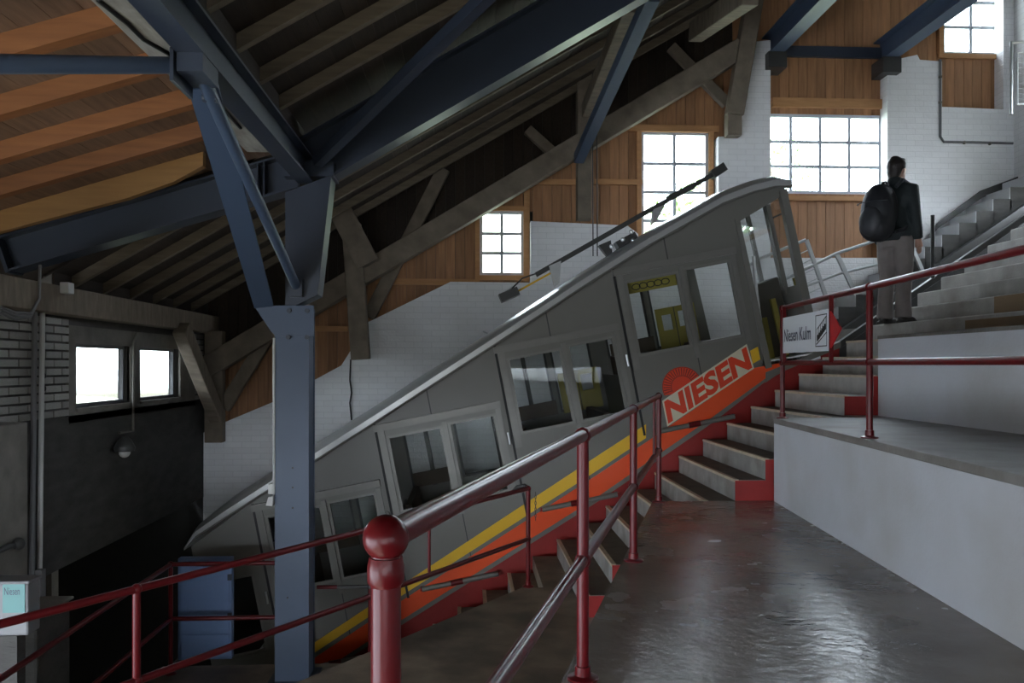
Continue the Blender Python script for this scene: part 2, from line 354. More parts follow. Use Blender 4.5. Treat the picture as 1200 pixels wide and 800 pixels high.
# retaining wall under the platform edge
rw = MB().prism_z([[(edge_at(-3).x+0.03, -3), (edge_at(-3).x+0.2, -3), (edge_at(yfar).x+0.2, yfar-0.02), (edge_at(yfar).x+0.03, yfar-0.02)]], ZL-0.2, ZF-0.16).build('wall_under_platform', M_CONC); struct(rw)
rw = MB().box(edge_at(yfar).x+0.03, wA.x+0.3, yfar-0.2, yfar-0.01, ZL-0.2, ZF-0.16).build('wall_under_platform', M_CONC); struct(rw)
# wall with the sign rail, its platform
p1 = MB().prism_z([[(wall1_at(-6), -6), (wall1_at(wA.y), wA.y), (5.2, wA.y), (5.2, -6)]], ZF-0.1, ZP1-0.05).build('wall_low_front', M_PLASTER); struct(p1, 'low white rendered wall along the foreground platform')
p1t = MB().prism_z([[(wall1_at(-3)-0.004, -3), (wall1_at(wA.y)-0.004, wA.y+0.0), (nu(5), wA.y+0.0), (nu(5), 7.83), (5.2, 7.83), (5.2, -3)]], ZP1-0.05, ZP1).build('floor_upper_platform', M_FLOORU, bevel=0.006); struct(p1t)
w2a = at(1029, 487, z=ZP1); w2b = at(1200, 509, z=ZP1); dd = (w2a-w2b)/(w2a.y-w2b.y)
def wall2_at(y): return w2b.x+dd.x*(y-w2b.y)
p2 = MB().prism_z([[(wall2_at(-3), -3), (wall2_at(w2a.y), w2a.y), (6, w2a.y), (6, -3)]], ZP1-0.02, ZP2-0.03).build('wall_low_rear', M_PLASTER); struct(p2, 'low white wall below the upper steps')
p2t = MB().prism_z([[(wall2_at(-3)-0.004, -3), (wall2_at(w2a.y)-0.004, w2a.y+0.004), (nu(9)+0.05, w2a.y+0.004), (nu(9)+0.05, -3)]], ZP2-0.03, ZP2).build('floor_upper_ledge', M_CONC); struct(p2t)

# landing at the foot of the short flight
rA = at(619, 690, z=ZL); rB = at(405, 781, z=ZL); rd = (rA-rB)/(rA.y-rB.y)
def land_x(y): return rA.x+rd.x*(y-rA.y)
ld = MB().prism_z([[(land_x(1.5)-0.06, 1.5), (edge_at(1.5).x+0.25, 1.5), (edge_at(yfar).x+0.2, yfar-0.1), (nu(-4)+0.05, yfar), (nu(-4)+0.05, VFAR), (nu(-5), VFAR), (nu(-5), rA.y+0.05), (rA.x-0.06, rA.y+0.05)]], ZL-0.14, ZL).build('floor_landing', M_LAND); struct(ld, 'brown concrete landing between the stair and the red handrail')
lw = MB().prism_z([[(land_x(1.5), 1.5), (land_x(1.5)+0.2, 1.5), (rA.x+0.2, rA.y-0.1), (rA.x, rA.y-0.1)]], ZLOW-0.2, ZL-0.14).build('wall_under_landing', M_CONC); struct(lw)
ylow = at(330, 778, z=ZLOW).y
cn = at(200, 789, z=ZLOW)
lo = MB().prism_z([[(cn.x-0.14, 1.5), (land_x(1.5)+0.2, 1.5), (land_x(ylow)+0.15, ylow), (cn.x-0.14, ylow)]], ZLOW-0.2, ZLOW).build('floor_lower_platform', M_LAND); struct(lo, 'lowest concrete platform around the blue column')
MB().box(cn.x-0.13, land_x(ylow)+0.1, ylow-0.25, ylow-0.02, ZLOW-2.5, ZLOW-0.2).build('wall_lower_platform_front', M_DARKC)['kind'] = 'structure'
MB().box(cn.x-0.13, cn.x+0.1, 1.5, ylow-0.25, ZLOW-2.5, ZLOW-0.2).build('wall_lower_platform_side', M_DARKC)['kind'] = 'structure'

# ------------------------------------------------------------------ main staircase beside the car
st = thing('staircase', 'long concrete staircase climbing beside the funicular car with pale step edges', 'staircase', (nu(-5), VFAR-1, ZL))
yn2 = yfar
for k in range(-14, 24):
    if k in (-5, 0): continue
    u, z = nu(k), nz(k)
    y0 = ylow+0.06 if k < -5 else yn2-0.3 if k == -4 else yn2 if k < 3 else wA.y+0.0 if k < 5 else w2a.y+0.02 if k < 9 else -2.0
    u1 = nu(k+1)+0.03
    s_ = MB().box(u, u1, y0, VFAR, z-0.42, z-0.004).build('step', M_STEP if k < 5 else M_STEP_LIT, st, bevel=0.012 if k >= 9 else 0)
    MB().box(u+0.03, u1, y0+0.004, VFAR-0.004, z-0.01, z).build('tread', M_TREAD if k < 5 else M_STEP_LIT, s_)
    if k < 9:
        MB().box(u-0.006, u+0.034, y0-0.002, VFAR+0.002, z-0.02, z+0.004).build('step_edging', M_NOSE, s_)
    if k in (1, 2, -1, -2, -3, -4):
        MB().box(u+0.0, u1-0.03, y0-0.006, y0, z-0.42 if k < 0 else ZF, z-0.006).build('red_end', M_REDMATT, s_, label='red painted end of the step')
    if k in (5, 6):
        MB().box(u, u1-0.03, y0-0.006, y0, ZP1+0.004, z-0.006).build('red_end', M_REDMATT, s_, label='red painted end of the step')
    if k == 9:
        q = at(1132, 385, u=u-0.01); MB().box(u-0.018, u, 2.0, q.y, ZP2, z-0.045).build('plywood_patch', M_PLY, s_, label='brown plywood panel')
    if k == 10:
        q = at(1166, 360, u=u-0.01); MB().box(u-0.018, u, 2.0, q.y, z-RISE, z-0.01).build('plywood_patch', M_PLY, s_, label='brown plywood panel')
# top step of short flight (level with the platform)
s_ = MB().box(nu(0), nu(1)+0.03, yn2, VFAR, ZF-0.42, ZF-0.004).build('step', M_STEP, st)
MB().box(nu(0)+0.03, nu(1)+0.03, yn2, VFAR, ZF-0.01, ZF).build('tread', M_TREAD, s_)
MB().box(nu(0)-0.006, nu(0)+0.034, yn2-0.002, VFAR+0.002, ZF-0.02, ZF+0.004).build('step_edging', M_NOSE, s_)

# ------------------------------------------------------------------ track pit
tb = thing('track_bed', 'sloping concrete track bed with steel rails under the car', 'track', (2, 10.4, nz(0)-0.6))
slope = RISE/TREAD
def tz(u, off): return ZF+slope*(u-U0)+off
MB().prism_y([[(-9, tz(-9, -0.75)), (UR, tz(UR, -0.75)), (UR, tz(UR, -1.1)), (-9, tz(-9, -1.1))]], VFAR+0.02, VB).build('bed', M_DARKC, tb)
MB().prism_y([[(-9, tz(-9, -0.25)), (UR, tz(UR, -0.25)), (UR, tz(UR, -1.4)), (-9, tz(-9, -1.4))]], VFAR-0.3, VFAR-0.01).build('bed_wall', M_DARKC, tb)
for vv in (9.9, 10.9):
    MB().ibeam((-9, vv, tz(-9, -0.63)), (UR, vv, tz(UR, -0.63)), 0.07, 0.2, 0.03, 0.02).build('rail', M_DARKM, tb)
# dark stringers seen up the slope beyond the car
MB().beam((4.3, 11.35, tz(4.3, -0.45)), (UR, 11.35, tz(UR, -0.45)), 0.12, 0.10).build('stringer', M_DARKM, tb)
MB().beam((4.3, 9.7, tz(4.3, -0.12)), (UR, 9.7, tz(UR, -0.12)), 0.08, 0.07).build('stringer', M_DARKM, tb)

# far stair against the back wall
fs_ = thing('staircase', 'far flight of steps with bright white risers along the back wall', 'staircase', (4.5, 11.8, 0.3))
q0 = at(1083.8, 303, v=11.55); q1 = at(1144, 261, v=11.55)
dx_, dz_ = (q1.x-q0.x)/3, (q1.z-q0.z)/3
for k in range(-6, 13):
    u, z = q0.x+dx_*k, q0.z+dz_*(k+1)
    if u > UR-0.05: break
    s_ = MB().box(u, min(UR, u+dx_+0.02), 11.55, VB, z-0.6, z).build('step', M_DARKC, fs_)
    MB().box(u-0.006, u, 11.55, VB-0.002, z-dz_+0.003, z-0.003).build('riser', M_PLASTER, s_)

# ------------------------------------------------------------------ back wall
def wz(px, py, v=VB):
    p = at(px, py, v=v); return (p.x, p.z)
def uz(pts, v=VB): return [wz(a, b, v) for a, b in pts]
zl, zt = -7.0, 9.6
outl = uz([(233, 507), (262, 495), (322, 470), (400, 428), (432, 377), (528, 330), (622, 331), (622, 259), (735, 264), (748, 274), (748, 300), (842, 300), (842, 160), (868, 160), (870, 50), (903, 47), (903, 302), (1040, 302), (1040, 72), (1075, 64), (1078, 70), (1104, 72), (1104, 125), (1176, 128), (1176, -60)])
outl = [(UL, zl), (UL, outl[0][1])]+outl[1:]+[(outl[-1][0], zt), (UR, zt), (UR, zl)]
wb = MB().prism_y([outl], VB, VB+0.55).build('wall_back', M_WHITE); struct(wb, 'white painted masonry wall behind the funicular car')

# windows of the back wall: (outer px box on the panelling plane), columns, rows
WIN = [('window_1', (562, 247, 614, 323), 2, 3), ('window_2', (751, 154, 830, 296), 2, 4), ('window_3', (889, 133, 1033, 228), 4, 3), ('window_4', (1104, -60, 1172, 65), 2, 4)]
holes = []; rects = []
for nm, (a, b, c_, d_), nc, nr in WIN:
    x0, z1 = wz(a, b, VPL); x1, z0 = wz(c_, d_, VPL)
    rects.append((x0, x1, z0, z1)); holes.append([(x0, z0), (x1, z0), (x1, z1), (x0, z1)])
sheath = MB().prism_y([[(UL-0.4, zl+5), (UR, zl+5), (UR, zt), (UL-0.4, zt)]]+[h[::-1] for h in holes], VPL+0.06, VPL+0.12).build('wall_sheathing', M_DARKC); struct(sheath)
panel = thing('wall_timber_panelling', 'reddish spruce plank cladding above the white back wall', None, (0, VPL, 1), kind='structure')
def wall_top(u):   # top of the masonry, below which planks are not needed
    return 0
pw = 0.145; u = UL
ztop_w = lambda u: min(zt-0.1, r1(u)+0.3)
import bisect
edge_pts = [(p[0], p[1]) for p in outl[1:-3]]
def mason(u0, u1):
    zs = []
    for (xa, za), (xb, zb) in zip(edge_pts, edge_pts[1:]):
        if min(xa, xb) <= u1 and max(xa, xb) >= u0:
            for uu in (u0, u1):
                if abs(xb-xa) > 1e-4:
                    t = (uu-xa)/(xb-xa)
                    if 0 <= t <= 1: zs.append(za+t*(zb-za))
            for (xx, zz) in ((xa, za), (xb, zb)):
                if u0 <= xx <= u1: zs.append(zz)
    return min(zs) if zs else 0
umax = at(1180, 100, v=VPL).x
while u < umax:
    u1 = min(u+pw, umax)
    spans = [(mason(u, u1)-0.25, ztop_w(u1))]
    for (x0, x1, z0, z1) in rects:
        if x0 < u1-0.002 and x1 > u+0.002:
            ns_ = []
            for a, b in spans:
                if b <= z0 or a >= z1: ns_.append((a, b)); continue
                if a < z0: ns_.append((a, z0))
                if b > z1: ns_.append((z1, b))
            spans = ns_
    # trim a plank that straddles a window side
    for a, b in spans:
        if b-a < 0.05: continue
        ze = 2.36+0.592*u if u < 3.9 else 99     # old dark boarding above the eave beam
        yy = VPL+random.uniform(0, 0.006)
        if a < ze: MB().box(u+0.003, u1-0.003, yy, VPL+0.06, a, min(b, ze)).build('plank', M_PLANK, panel)
        if b > ze: MB().box(u+0.003, u1-0.003, yy, VPL+0.06, max(a, ze), b).build('plank', M_BOARD, panel)
    u = u1
# a plank that straddles a window edge is cut square to the opening by the jamb below
def window(nm, rect, nc, nr, frame_mat, y, rev=0.02, fw=0.045, label=None, mun=0.022, wood=True):
    x0, x1, z0, z1 = rect
    r = thing(nm, label, None, ((x0+x1)/2, y, z0), kind='structure')
    f = MB()
    f.box(x0, x0+fw, y, y+0.06, z0, z1); f.box(x1-fw, x1, y, y+0.06, z0, z1); f.box(x0+fw, x1-fw, y, y+0.06, z0, z0+fw); f.box(x0+fw, x1-fw, y, y+0.06, z1-fw, z1)
    f.build('window_frame', frame_mat, r)
    cw = (x1-x0-2*fw)/nc; rh = (z1-z0-2*fw)/nr
    for i in range(1, nc): MB().box(x0+fw+cw*i-mun, x0+fw+cw*i+mun, y+0.005, y+0.05, z0+fw, z1-fw).build('mullion', frame_mat, r)
    for j in range(1, nr): MB().box(x0+fw, x1-fw, y+0.008, y+0.048, z0+fw+rh*j-mun, z0+fw+rh*j+mun).build('glazing_bar', frame_mat, r)
    for i in range(nc):
        for j in range(nr):
            a, b = x0+fw+cw*i+(mun if i else 0), x0+fw+cw*(i+1)-(mun if i < nc-1 else 0)
            c_, d_ = z0+fw+rh*j+(mun if j else 0), z0+fw+rh*(j+1)-(mun if j < nr-1 else 0)
            MB().box(a, b, y+0.025, y+0.03, c_, d_).build('pane', M_GLASS, r)
    if wood:
        g = 0.07
        for (a, b, c_, d_) in ((x0-g, x0, z0-g, z1+g), (x1, x1+g, z0-g, z1+g), (x0, x1, z1, z1+g), (x0, x1, z0-g, z0)):
            MB().box(a, b, y-0.05, y+0.06, c_, d_).build('window_casing', M_BATTEN, r)
    return r
wl = ['small six-pane window glowing above the car roof', 'taller window with white sky behind the car roof bar', 'wide window of blue-grey bars paled for bloom behind the standing person', 'bright high window at the upper right corner']
for i, (nm, box, nc, nr) in enumerate(WIN):
    window(nm, rects[i], nc, nr, M_WFRAME, VPL, label=wl[i], wood=(i != 2))
# battens dividing the panelling
for (a, b, c_, d_, w_) in ((440, 330, 562, 326, 0.09), (618, 213, 680, 213, 0.08), (696, 213, 752, 213, 0.08), (735, 150, 842, 156, 0.10), (617, 200, 617, 330, 0.09), (905, 60, 1040, 62, 0.16), (905, 120, 1040, 126, 0.14), (330, 385, 408, 385, 0.08), (905, 232, 1040, 232, 0.07)):
    p = at(a, b, v=VPL-0.03); q = at(c_, d_, v=VPL-0.03)
    (MB().beam((p.x, p.y, p.z), (q.x, p.y, p.z if abs(q.x-p.x) > .2 else q.z), w_, w_) if False else MB().beam(p, (q.x if abs(a-c_) > 3 else p.x, p.y, p.z if abs(a-c_) > 3 else q.z), 0.06, w_, up=(0, 0, 1) if abs(a-c_) > 3 else (1, 0, 0))).build('batten', M_BATTEN if b != 60 else M_BLUE, panel)

# right end wall
# (the uphill end is open around the track, where the line leaves the building)
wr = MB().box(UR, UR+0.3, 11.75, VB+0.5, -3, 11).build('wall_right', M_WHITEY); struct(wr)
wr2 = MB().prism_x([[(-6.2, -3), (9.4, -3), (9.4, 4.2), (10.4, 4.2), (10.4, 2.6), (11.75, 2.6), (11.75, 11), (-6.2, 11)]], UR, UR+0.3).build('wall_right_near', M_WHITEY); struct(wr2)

# unseen walls behind and beside the viewer, openings added and sized for fill daylight
wn = MB().prism_y([[(-6, -0.2), (UR, 0.0), (UR, 9.5), (-1.6, 2.3), (-6, 1.2)]], -6.2, -6.0).build('wall_near', M_CONC); struct(wn)
wn = MB().prism_y([[(-6, -4), (UR, -4), (UR, -1.2), (-6, -1.2)]], -6.2, -6.0).build('wall_near_foot', M_CONC); struct(wn)
wn = MB().prism_x([[(-6.2, -0.7), (8.2, -0.7), (8.2, 1.0), (-6.2, 1.0)]], -6.1, -6.0).build('wall_left_near', M_CONC); struct(wn)
wn = MB().prism_x([[(3.2, -4), (8.2, -4), (8.2, 1.0), (3.2, 1.0)]], -6.1, -6.0).build('wall_left_corner', M_CONC); struct(wn)
wn = MB().box(-6.0, UL-0.12, VCOL+0.32, VCOL+0.45, -4, 1.5).build('wall_left_return', M_CONC); struct(wn)

# ------------------------------------------------------------------ left brick wall
def lyz(px, py, u=UL):
    p = at(px, py, u=u); return (p.y, p.z)
W5 = [lyz(89, 402), lyz(154, 405), lyz(154, 471), lyz(89, 474)]; W6 = [lyz(164, 407), lyz(211, 409), lyz(211, 467), lyz(164, 470)]
y50, y51 = W5[0][0], W5[1][0]; y60, y61 = W6[0][0], W6[1][0]
zw1 = W5[0][1]; zw0 = W5[2][1]
zb0, zb1 = lyz(0, 361)[1], lyz(0, 325)[1]       # timber wall plate
zbr = lyz(60, 490)[1]                            # foot of the brickwork
ztun = -1.9
yl0 = 5.9
def rc(a, b, c_, d_): return [(a, c_), (b, c_), (b, d_), (a, d_)]
wlft = MB().prism_x([rc(yl0, VB+0.5, ztun, zb0)]+[rc(y50, y51, zw0, zw1)[::-1], rc(y60, y61, zw0, zw1)[::-1]], UL-0.15, UL-0.025).build('wall_left', M_MORTAR); struct(wlft, 'grey brick end wall with two bright windows')
ys0, ys1 = lyz(80, 440)[0], lyz(228, 440)[0]
zs1 = zw1+0.17; zs0 = zw0-0.14
sur = MB().prism_x([rc(ys0, ys1, zs0, zs1), rc(y50, y51, zw0, zw1)[::-1], rc(y60, y61, zw0, zw1)[::-1]], UL-0.05, UL+0.004).build('window_surround', M_CONC, wlft)
low = MB().prism_x([rc(yl0, VB, ztun, zbr)], UL-0.02, UL+0.004).build('concrete_band', M_DARKC, wlft)
bh = 0.078; bl = 0.30; row = 0; z = zbr+0.006
bme = MB().box(0, 1, 0, 1, 0, 1).mesh('brick', M_BRICK)
while z+0.03 < zb0:
    y = yl0+(0 if row % 2 else -bl/2)
    while y < VB:
        a, b = max(y, yl0)+0.010, min(y+bl, VB)-0.010
        segs = [(a, b)]
        if z+bh > zs0 and z < zs1:
            ns_ = []
            for p, q in segs:
                if q <= ys0 or p >= ys1: ns_.append((p, q))
                else:
                    if p < ys0: ns_.append((p, ys0-0.004))
                    if q > ys1: ns_.append((ys1+0.004, q))
            segs = ns_
        for p, q in segs:
            if q-p > 0.03: inst('brick', bme, (UL-0.04, p, z), wlft, (0.045+random.uniform(0, 0.006), q-p, min(bh-0.020, zb0-z)))
        y += bl
    z += bh; row += 1
for nm, (a, b), lb in (('window_5', (y50, y51), 'left window in the brick end wall'), ('window_6', (y60, y61), 'right window in the brick end wall beside the brace')):
    r = thing(nm, lb, None, (UL, (a+b)/2, zw0), kind='structure'); fw = 0.035
    f = MB().prism_x([rc(a, b, zw0, zw1), rc(a+fw, b-fw, zw0+fw, zw1-fw)[::-1]], UL-0.12, UL-0.08); f.build('window_frame', M_BOXG, r)
    MB().box(UL-0.10, UL-0.095, a+fw, b-fw, zw0+fw, zw1-fw).build('pane', M_GLASS, r)
    MB().box(UL-0.16, UL+0.03, a-0.02, b+0.02, zw0-0.03, zw0).build('window_sill', M_CONC, r)
# timber wall plate
wp = MB().beam((UL+0.02, yl0-0.4, (zb0+zb1)/2), (UL+0.02, VB+0.5, (zb0+zb1)/2), 0.28, zb1-zb0).build('wall_plate_beam', M_TIMB, None, bevel=0.01); tag(wp, 'thick weathered timber beam lying on the brick end wall', 'beam')
# wall above the plate up to the roof
ga = MB().box(UL-0.15, UL-0.1, VCOL+0.33, VB+0.5, zb1-0.02, r1(UL)+0.14).build('wall_left_gable', M_BOARD); struct(ga)
# concrete pillar left
pz = lyz(18, 492)[1]
pil = MB().box(UL-0.2, UL+0.22, 5.0, lyz(33, 600, UL+0.22)[0], -4.2, pz).build('concrete_pillar', M_CONC, None, bevel=0.015); tag(pil, 'stained bare concrete pillar at the left edge under the bricks', 'pillar')
# tunnel
tn = thing('tunnel_mouth', 'dark tunnel mouth below the brick wall where the track descends', 'tunnel', (UL, 10, -4))
MB().box(-9.2, -9, 5, VB+0.5, -10, ztun).build('tunnel_end', M_TUNNEL, tn)
MB().box(-9.2, UL-0.3, 5, VB+0.5, ztun, ztun+0.2).build('tunnel_ceiling', M_TUNNEL, tn)
MB().box(-9.2, UL, VB, VB+0.3, -10, ztun).build('tunnel_wall', M_TUNNEL, tn)
MB().box(-9.2, UL-0.1, 6.6, 6.8, -10, ztun).build('tunnel_wall', M_TUNNEL, tn)
MB().box(-9.2, cn.x-0.13, 1.5, VFAR, -6.4, -6.2).build('tunnel_floor', M_TUNNEL, tn)

# ------------------------------------------------------------------ roof
ceil = thing('ceiling', 'steep roof of dark boards on parallel timber rafters', None, (0, 6, H0), kind='structure')
bw = 0.17; RH = 0.11
u = -5.0
UEND = UR+0.3
while u < UEND:
    u1 = min(u+bw, UEND); y0 = -6.2 if u > U2 else VCOL+0.30
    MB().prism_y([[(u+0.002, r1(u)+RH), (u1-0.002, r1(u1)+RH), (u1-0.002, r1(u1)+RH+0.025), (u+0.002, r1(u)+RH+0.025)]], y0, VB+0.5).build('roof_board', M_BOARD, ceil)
    u = u1
MB().prism_y([[(-5, r1(-5)+RH+0.03), (UEND, r1(UEND)+RH+0.03), (UEND, r1(UEND)+RH+0.08), (-5, r1(-5)+RH+0.08)]], VCOL+0.30, VB+0.5).build('roof_deck', M_DARKC, ceil)
MB().prism_y([[(U2, r1(U2)+RH+0.03), (UEND, r1(UEND)+RH+0.03), (UEND, r1(UEND)+RH+0.08), (U2, r1(U2)+RH+0.08)]], -6.2, VCOL+0.31).build('roof_deck', M_DARKC, ceil)
for vv in [7.03-0.64*i for i in range(20)]+[7.75+0.71*i for i in range(7)]:
    ua = U2 if vv < VCOL-0.1 else UL-0.25
    if abs(vv-(VCOL+0.07)) > 0.16:
        n_ = (RH/2)
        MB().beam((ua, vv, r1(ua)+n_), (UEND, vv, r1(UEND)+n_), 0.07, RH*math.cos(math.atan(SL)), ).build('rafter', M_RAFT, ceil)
ceil2 = thing('ceiling_annex', 'shallower roof of warm orange boards and rafters at the upper left', None, (-3, 4, 1.6), kind='structure')
u = -6.0
while u < -1.72:
    u1 = min(u+bw, -1.60)
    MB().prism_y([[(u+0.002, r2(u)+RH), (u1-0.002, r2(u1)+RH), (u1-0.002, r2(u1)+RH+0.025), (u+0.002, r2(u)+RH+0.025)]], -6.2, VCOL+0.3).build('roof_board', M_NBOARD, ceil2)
    u = u1
MB().prism_y([[(-6, r2(-6)+RH+0.03), (-1.6, r2(-1.6)+RH+0.03), (-1.6, r2(-1.6)+RH+0.08), (-6, r2(-6)+RH+0.08)]], -6.2, VCOL+0.3).build('roof_deck', M_DARKC, ceil2)
vv = 6.75
while vv > -6:
    MB().beam((-6, vv, r2(-6)+RH-0.065), (U2, vv, r2(U2)+RH-0.065), 0.10, 0.125).build('rafter', M_NRAFT, ceil2)
    vv -= 0.68
q = at(0, 250, v=7.45)
MB().prism_y([uz([(-250, 338), (150, 233), (204, 214), (239, 195), (240, 160), (-250, 292)], 7.45)], 7.42, 7.50).build('fascia_board', M_FASC, ceil2)
MB().box(-1.645, -1.56, -6.2, VCOL+0.31, 1.945, 2.38).build('packing', M_BOARD, ceil2)
# gable infill between the two roofs along the girder line
MB().prism_y([[(-5, r1(-5)+RH+0.02), (U2, r1(U2)+RH+0.02), (U2, r2(U2)+RH+0.1), (-6, r2(-6)+RH+0.1), (-6, r2(-6)-0.1)]], VCOL+0.27, VCOL+0.31).build('infill', M_BOARD, ceil2)

# ------------------------------------------------------------------ steel frame
cl = at(322, 600, v=VCOL).x; cr = at(362, 600, v=VCOL).x; cmx = (cl+cr)/2; cw = cr-cl
zk = at(340, 360, v=VCOL).z; ztop = at(360, 206, v=VCOL).z
col = thing('steel_column', 'blue-grey steel column with bolted knee plate in front of the car', 'column', (cmx, VCOL+0.15, ZLOW))
MB().sweep((cmx, VCOL+0.15, ZLOW), (cmx, VCOL+0.15, zk), [(-cw/2, -.15), (cw/2, -.15), (cw/2, -.13), (.008, -.13), (.008, .13), (cw/2, .13), (cw/2, .15), (-cw/2, .15), (-cw/2, .13), (-.008, .13), (-.008, -.13), (-cw/2, -.13)], up=(0, 1, 0)).build('shaft', M_BLUEL, col)
MB().box(cl+0.02, cr-0.01, VCOL+0.02, VCOL+0.28, ZLOW+0.02, zk).build('side_plate', M_BLUEL, col)
MB().box(cl-0.06, cr+0.06, VCOL-0.05, VCOL+0.35, ZLOW, ZLOW+0.02).build('base_plate', M_BLUE, col)
kp = uz([(298, 358), (368, 358), (368, 394), (324, 394), (318, 388)], VCOL)
MB().prism_y([kp], VCOL-0.02, VCOL+0.0).build('knee_plate', M_BLUEL, col)
for (a, b) in ((339, 364), (360, 364), (338, 395), (360, 395)):
    p = at(a, b, v=VCOL-0.02); MB().tube([p, p+Vector((0, -0.02, 0))], 0.022, 8).build('bolt', M_BLUE, col)
for (a, b) in ((343, 548), (343, 571), (343, 595), (337, 700)):
    p = at(a, b, v=VCOL); MB().tube([p, p+Vector((0, -0.003, 0))], 0.009, 8).build('bolt_hole', M_BLACK, col)
ul, ur = at(336, 280, v=VCOL).x, at(387, 280, v=VCOL).x
MB().prism_y([uz([(345, 358), (372, 345), (388, 205), (334, 225), (334, 358)], VCOL)], VCOL+0.01, VCOL+0.28).build('head', M_BLUE, col)
MB().prism_y([uz([(333, 190), (391, 190), (391, 207), (333, 207)], VCOL)], VCOL-0.02, VCOL+0.31).build('head_plate', M_BLUE, col)
# conduit down the column
a, b = at(321, 396, v=VCOL-0.01), at(321, 575, v=VCOL-0.01)
MB().tube([a, b], 0.012, 8).build('conduit', M_LAMP, col)

# deep beam rising to the right, at the column line
def xz(u, z): return (u, VCOL+0.14, z)
pb = at(390, 205, v=VCOL); pe = at(735, 5, v=VCOL); sb = (pe.z-pb.z)/(pe.x-pb.x)
dp = 0.46
u_e = 5.5
bm_ = MB().ibeam(xz(pb.x-0.25, pb.z-0.25*sb+dp/2*1.15), xz(u_e, pb.z+sb*(u_e-pb.x)+dp/2*1.15), 0.24, dp, 0.022, 0.014).build('steel_beam', M_BLUE)
tag(bm_, 'deep dark blue-grey steel beam rising right from the column head', 'beam')
pb2 = at(330, 223, v=VCOL); pe2 = at(2, 318, v=VCOL); s2 = (pb2.z-pe2.z)/(pb2.x-pe2.x)
dp2 = 0.33
bm2 = thing('steel_beam', 'blue-grey steel beam sloping down left from the column to the brick wall', 'beam', xz(pe2.x, pe2.z))
MB().ibeam(xz(pe2.x, pe2.z+dp2/2), xz(pb2.x+0.1, pb2.z+s2*0.1+dp2/2), 0.24, dp2, 0.02, 0.014).build('profile', M_BLUE, bm2)
MB().beam(xz(pe2.x-0.03, pe2.z+dp2/2-0.01), xz(pe2.x, pe2.z+dp2/2), 0.26, dp2+0.02).build('end_plate', M_BLUE, bm2)
for k_ in (0.16, 0.22):
    MB().box(pb2.x-k_-0.01, pb2.x-k_, VCOL+0.02, VCOL+0.26, pb2.z-s2*k_+0.01, pb2.z-s2*k_+dp2-0.02).build('stiffener', M_BLUE, bm2)
# girder from the column towards the viewer
gz = 1.70; gx = -1.505
gird = MB().ibeam((gx, 0.2, gz+0.12), (gx, VCOL+0.1, gz+0.12), 0.15, 0.24, 0.018, 0.012).build('steel_girder', M_BLUE); tag(gird, 'blue-grey steel girder running overhead from the column towards the viewer', 'beam')
tb2 = MB().beam((gx-0.18, 0.2, gz+0.14), (gx-0.18, VCOL-0.9, gz+0.14), 0.20, 0.22).build('timber_beam', M_TIMBL, None, bevel=0.012); tag(tb2, 'pale weathered timber beam alongside the overhead steel girder', 'beam')
# bracket and braces on the girder
p_br = at(232, 92, u=gx)
bt = thing('pipe_brace', 'grey-blue steel pipe brace from the girder bracket down to the column', 'brace', p_br)
pe_ = at(347, 335, v=VCOL-0.03)
MB().tube([Vector((gx, p_br.y+0.05, gz-0.05)), pe_], 0.042, 14).build('pipe', M_BLUEL, bt, smooth=True)
MB().box(gx-0.07, gx+0.07, p_br.y-0.14, p_br.y+0.14, gz-0.10, gz+0.0).build('bracket', M_BLUE, bt)
MB().box(gx-0.10, gx-0.08, p_br.y-0.16, p_br.y+0.16, gz-0.16, gz+0.02).build('bracket_cheek', M_BLUE, bt)
MB().box(pe_.x-0.06, pe_.x+0.06, VCOL-0.06, VCOL+0.02, pe_.z-0.1, pe_.z+0.06).build('foot_plate', M_BLUE, bt)
fb = thing('flat_brace', 'flat blue-grey steel brace left of the pipe brace on the column', 'brace', p_br)
pa = at(252, 118, v=6.0); pc = at(309, 357, v=VCOL-0.03)
MB().beam(Vector((gx-0.05, p_br.y+0.25, gz-0.05)), pc, 0.05, 0.17, up=(1, 0, 0.2)).build('flat_bar', M_BLUEL, fb)
MB().tube([Vector((gx-0.05, p_br.y+0.25, gz-0.12)), Vector((gx-0.05, p_br.y+0.25, gz-0.12))+Vector((0.08, 0, 0))], 0.03, 10).build('bolt', M_BLUE, fb)
sp_ = thing('pipe_strut', 'thick grey steel pipe strut crossing the upper left corner', 'brace', p_br)
a = Vector((gx-0.08, p_br.y-0.05, gz-0.04)); b = at(0, 75, v=a.y-0.75); b = a+(b-a)*1.6
MB().tube([a, b], 0.045, 14).build('pipe', M_BLUEL, sp_, smooth=True)
MB().tube([a+(b-a)*0.0, a+(b-a)*0.03], 0.052, 14).build('sleeve', M_BLUE, sp_, smooth=True)
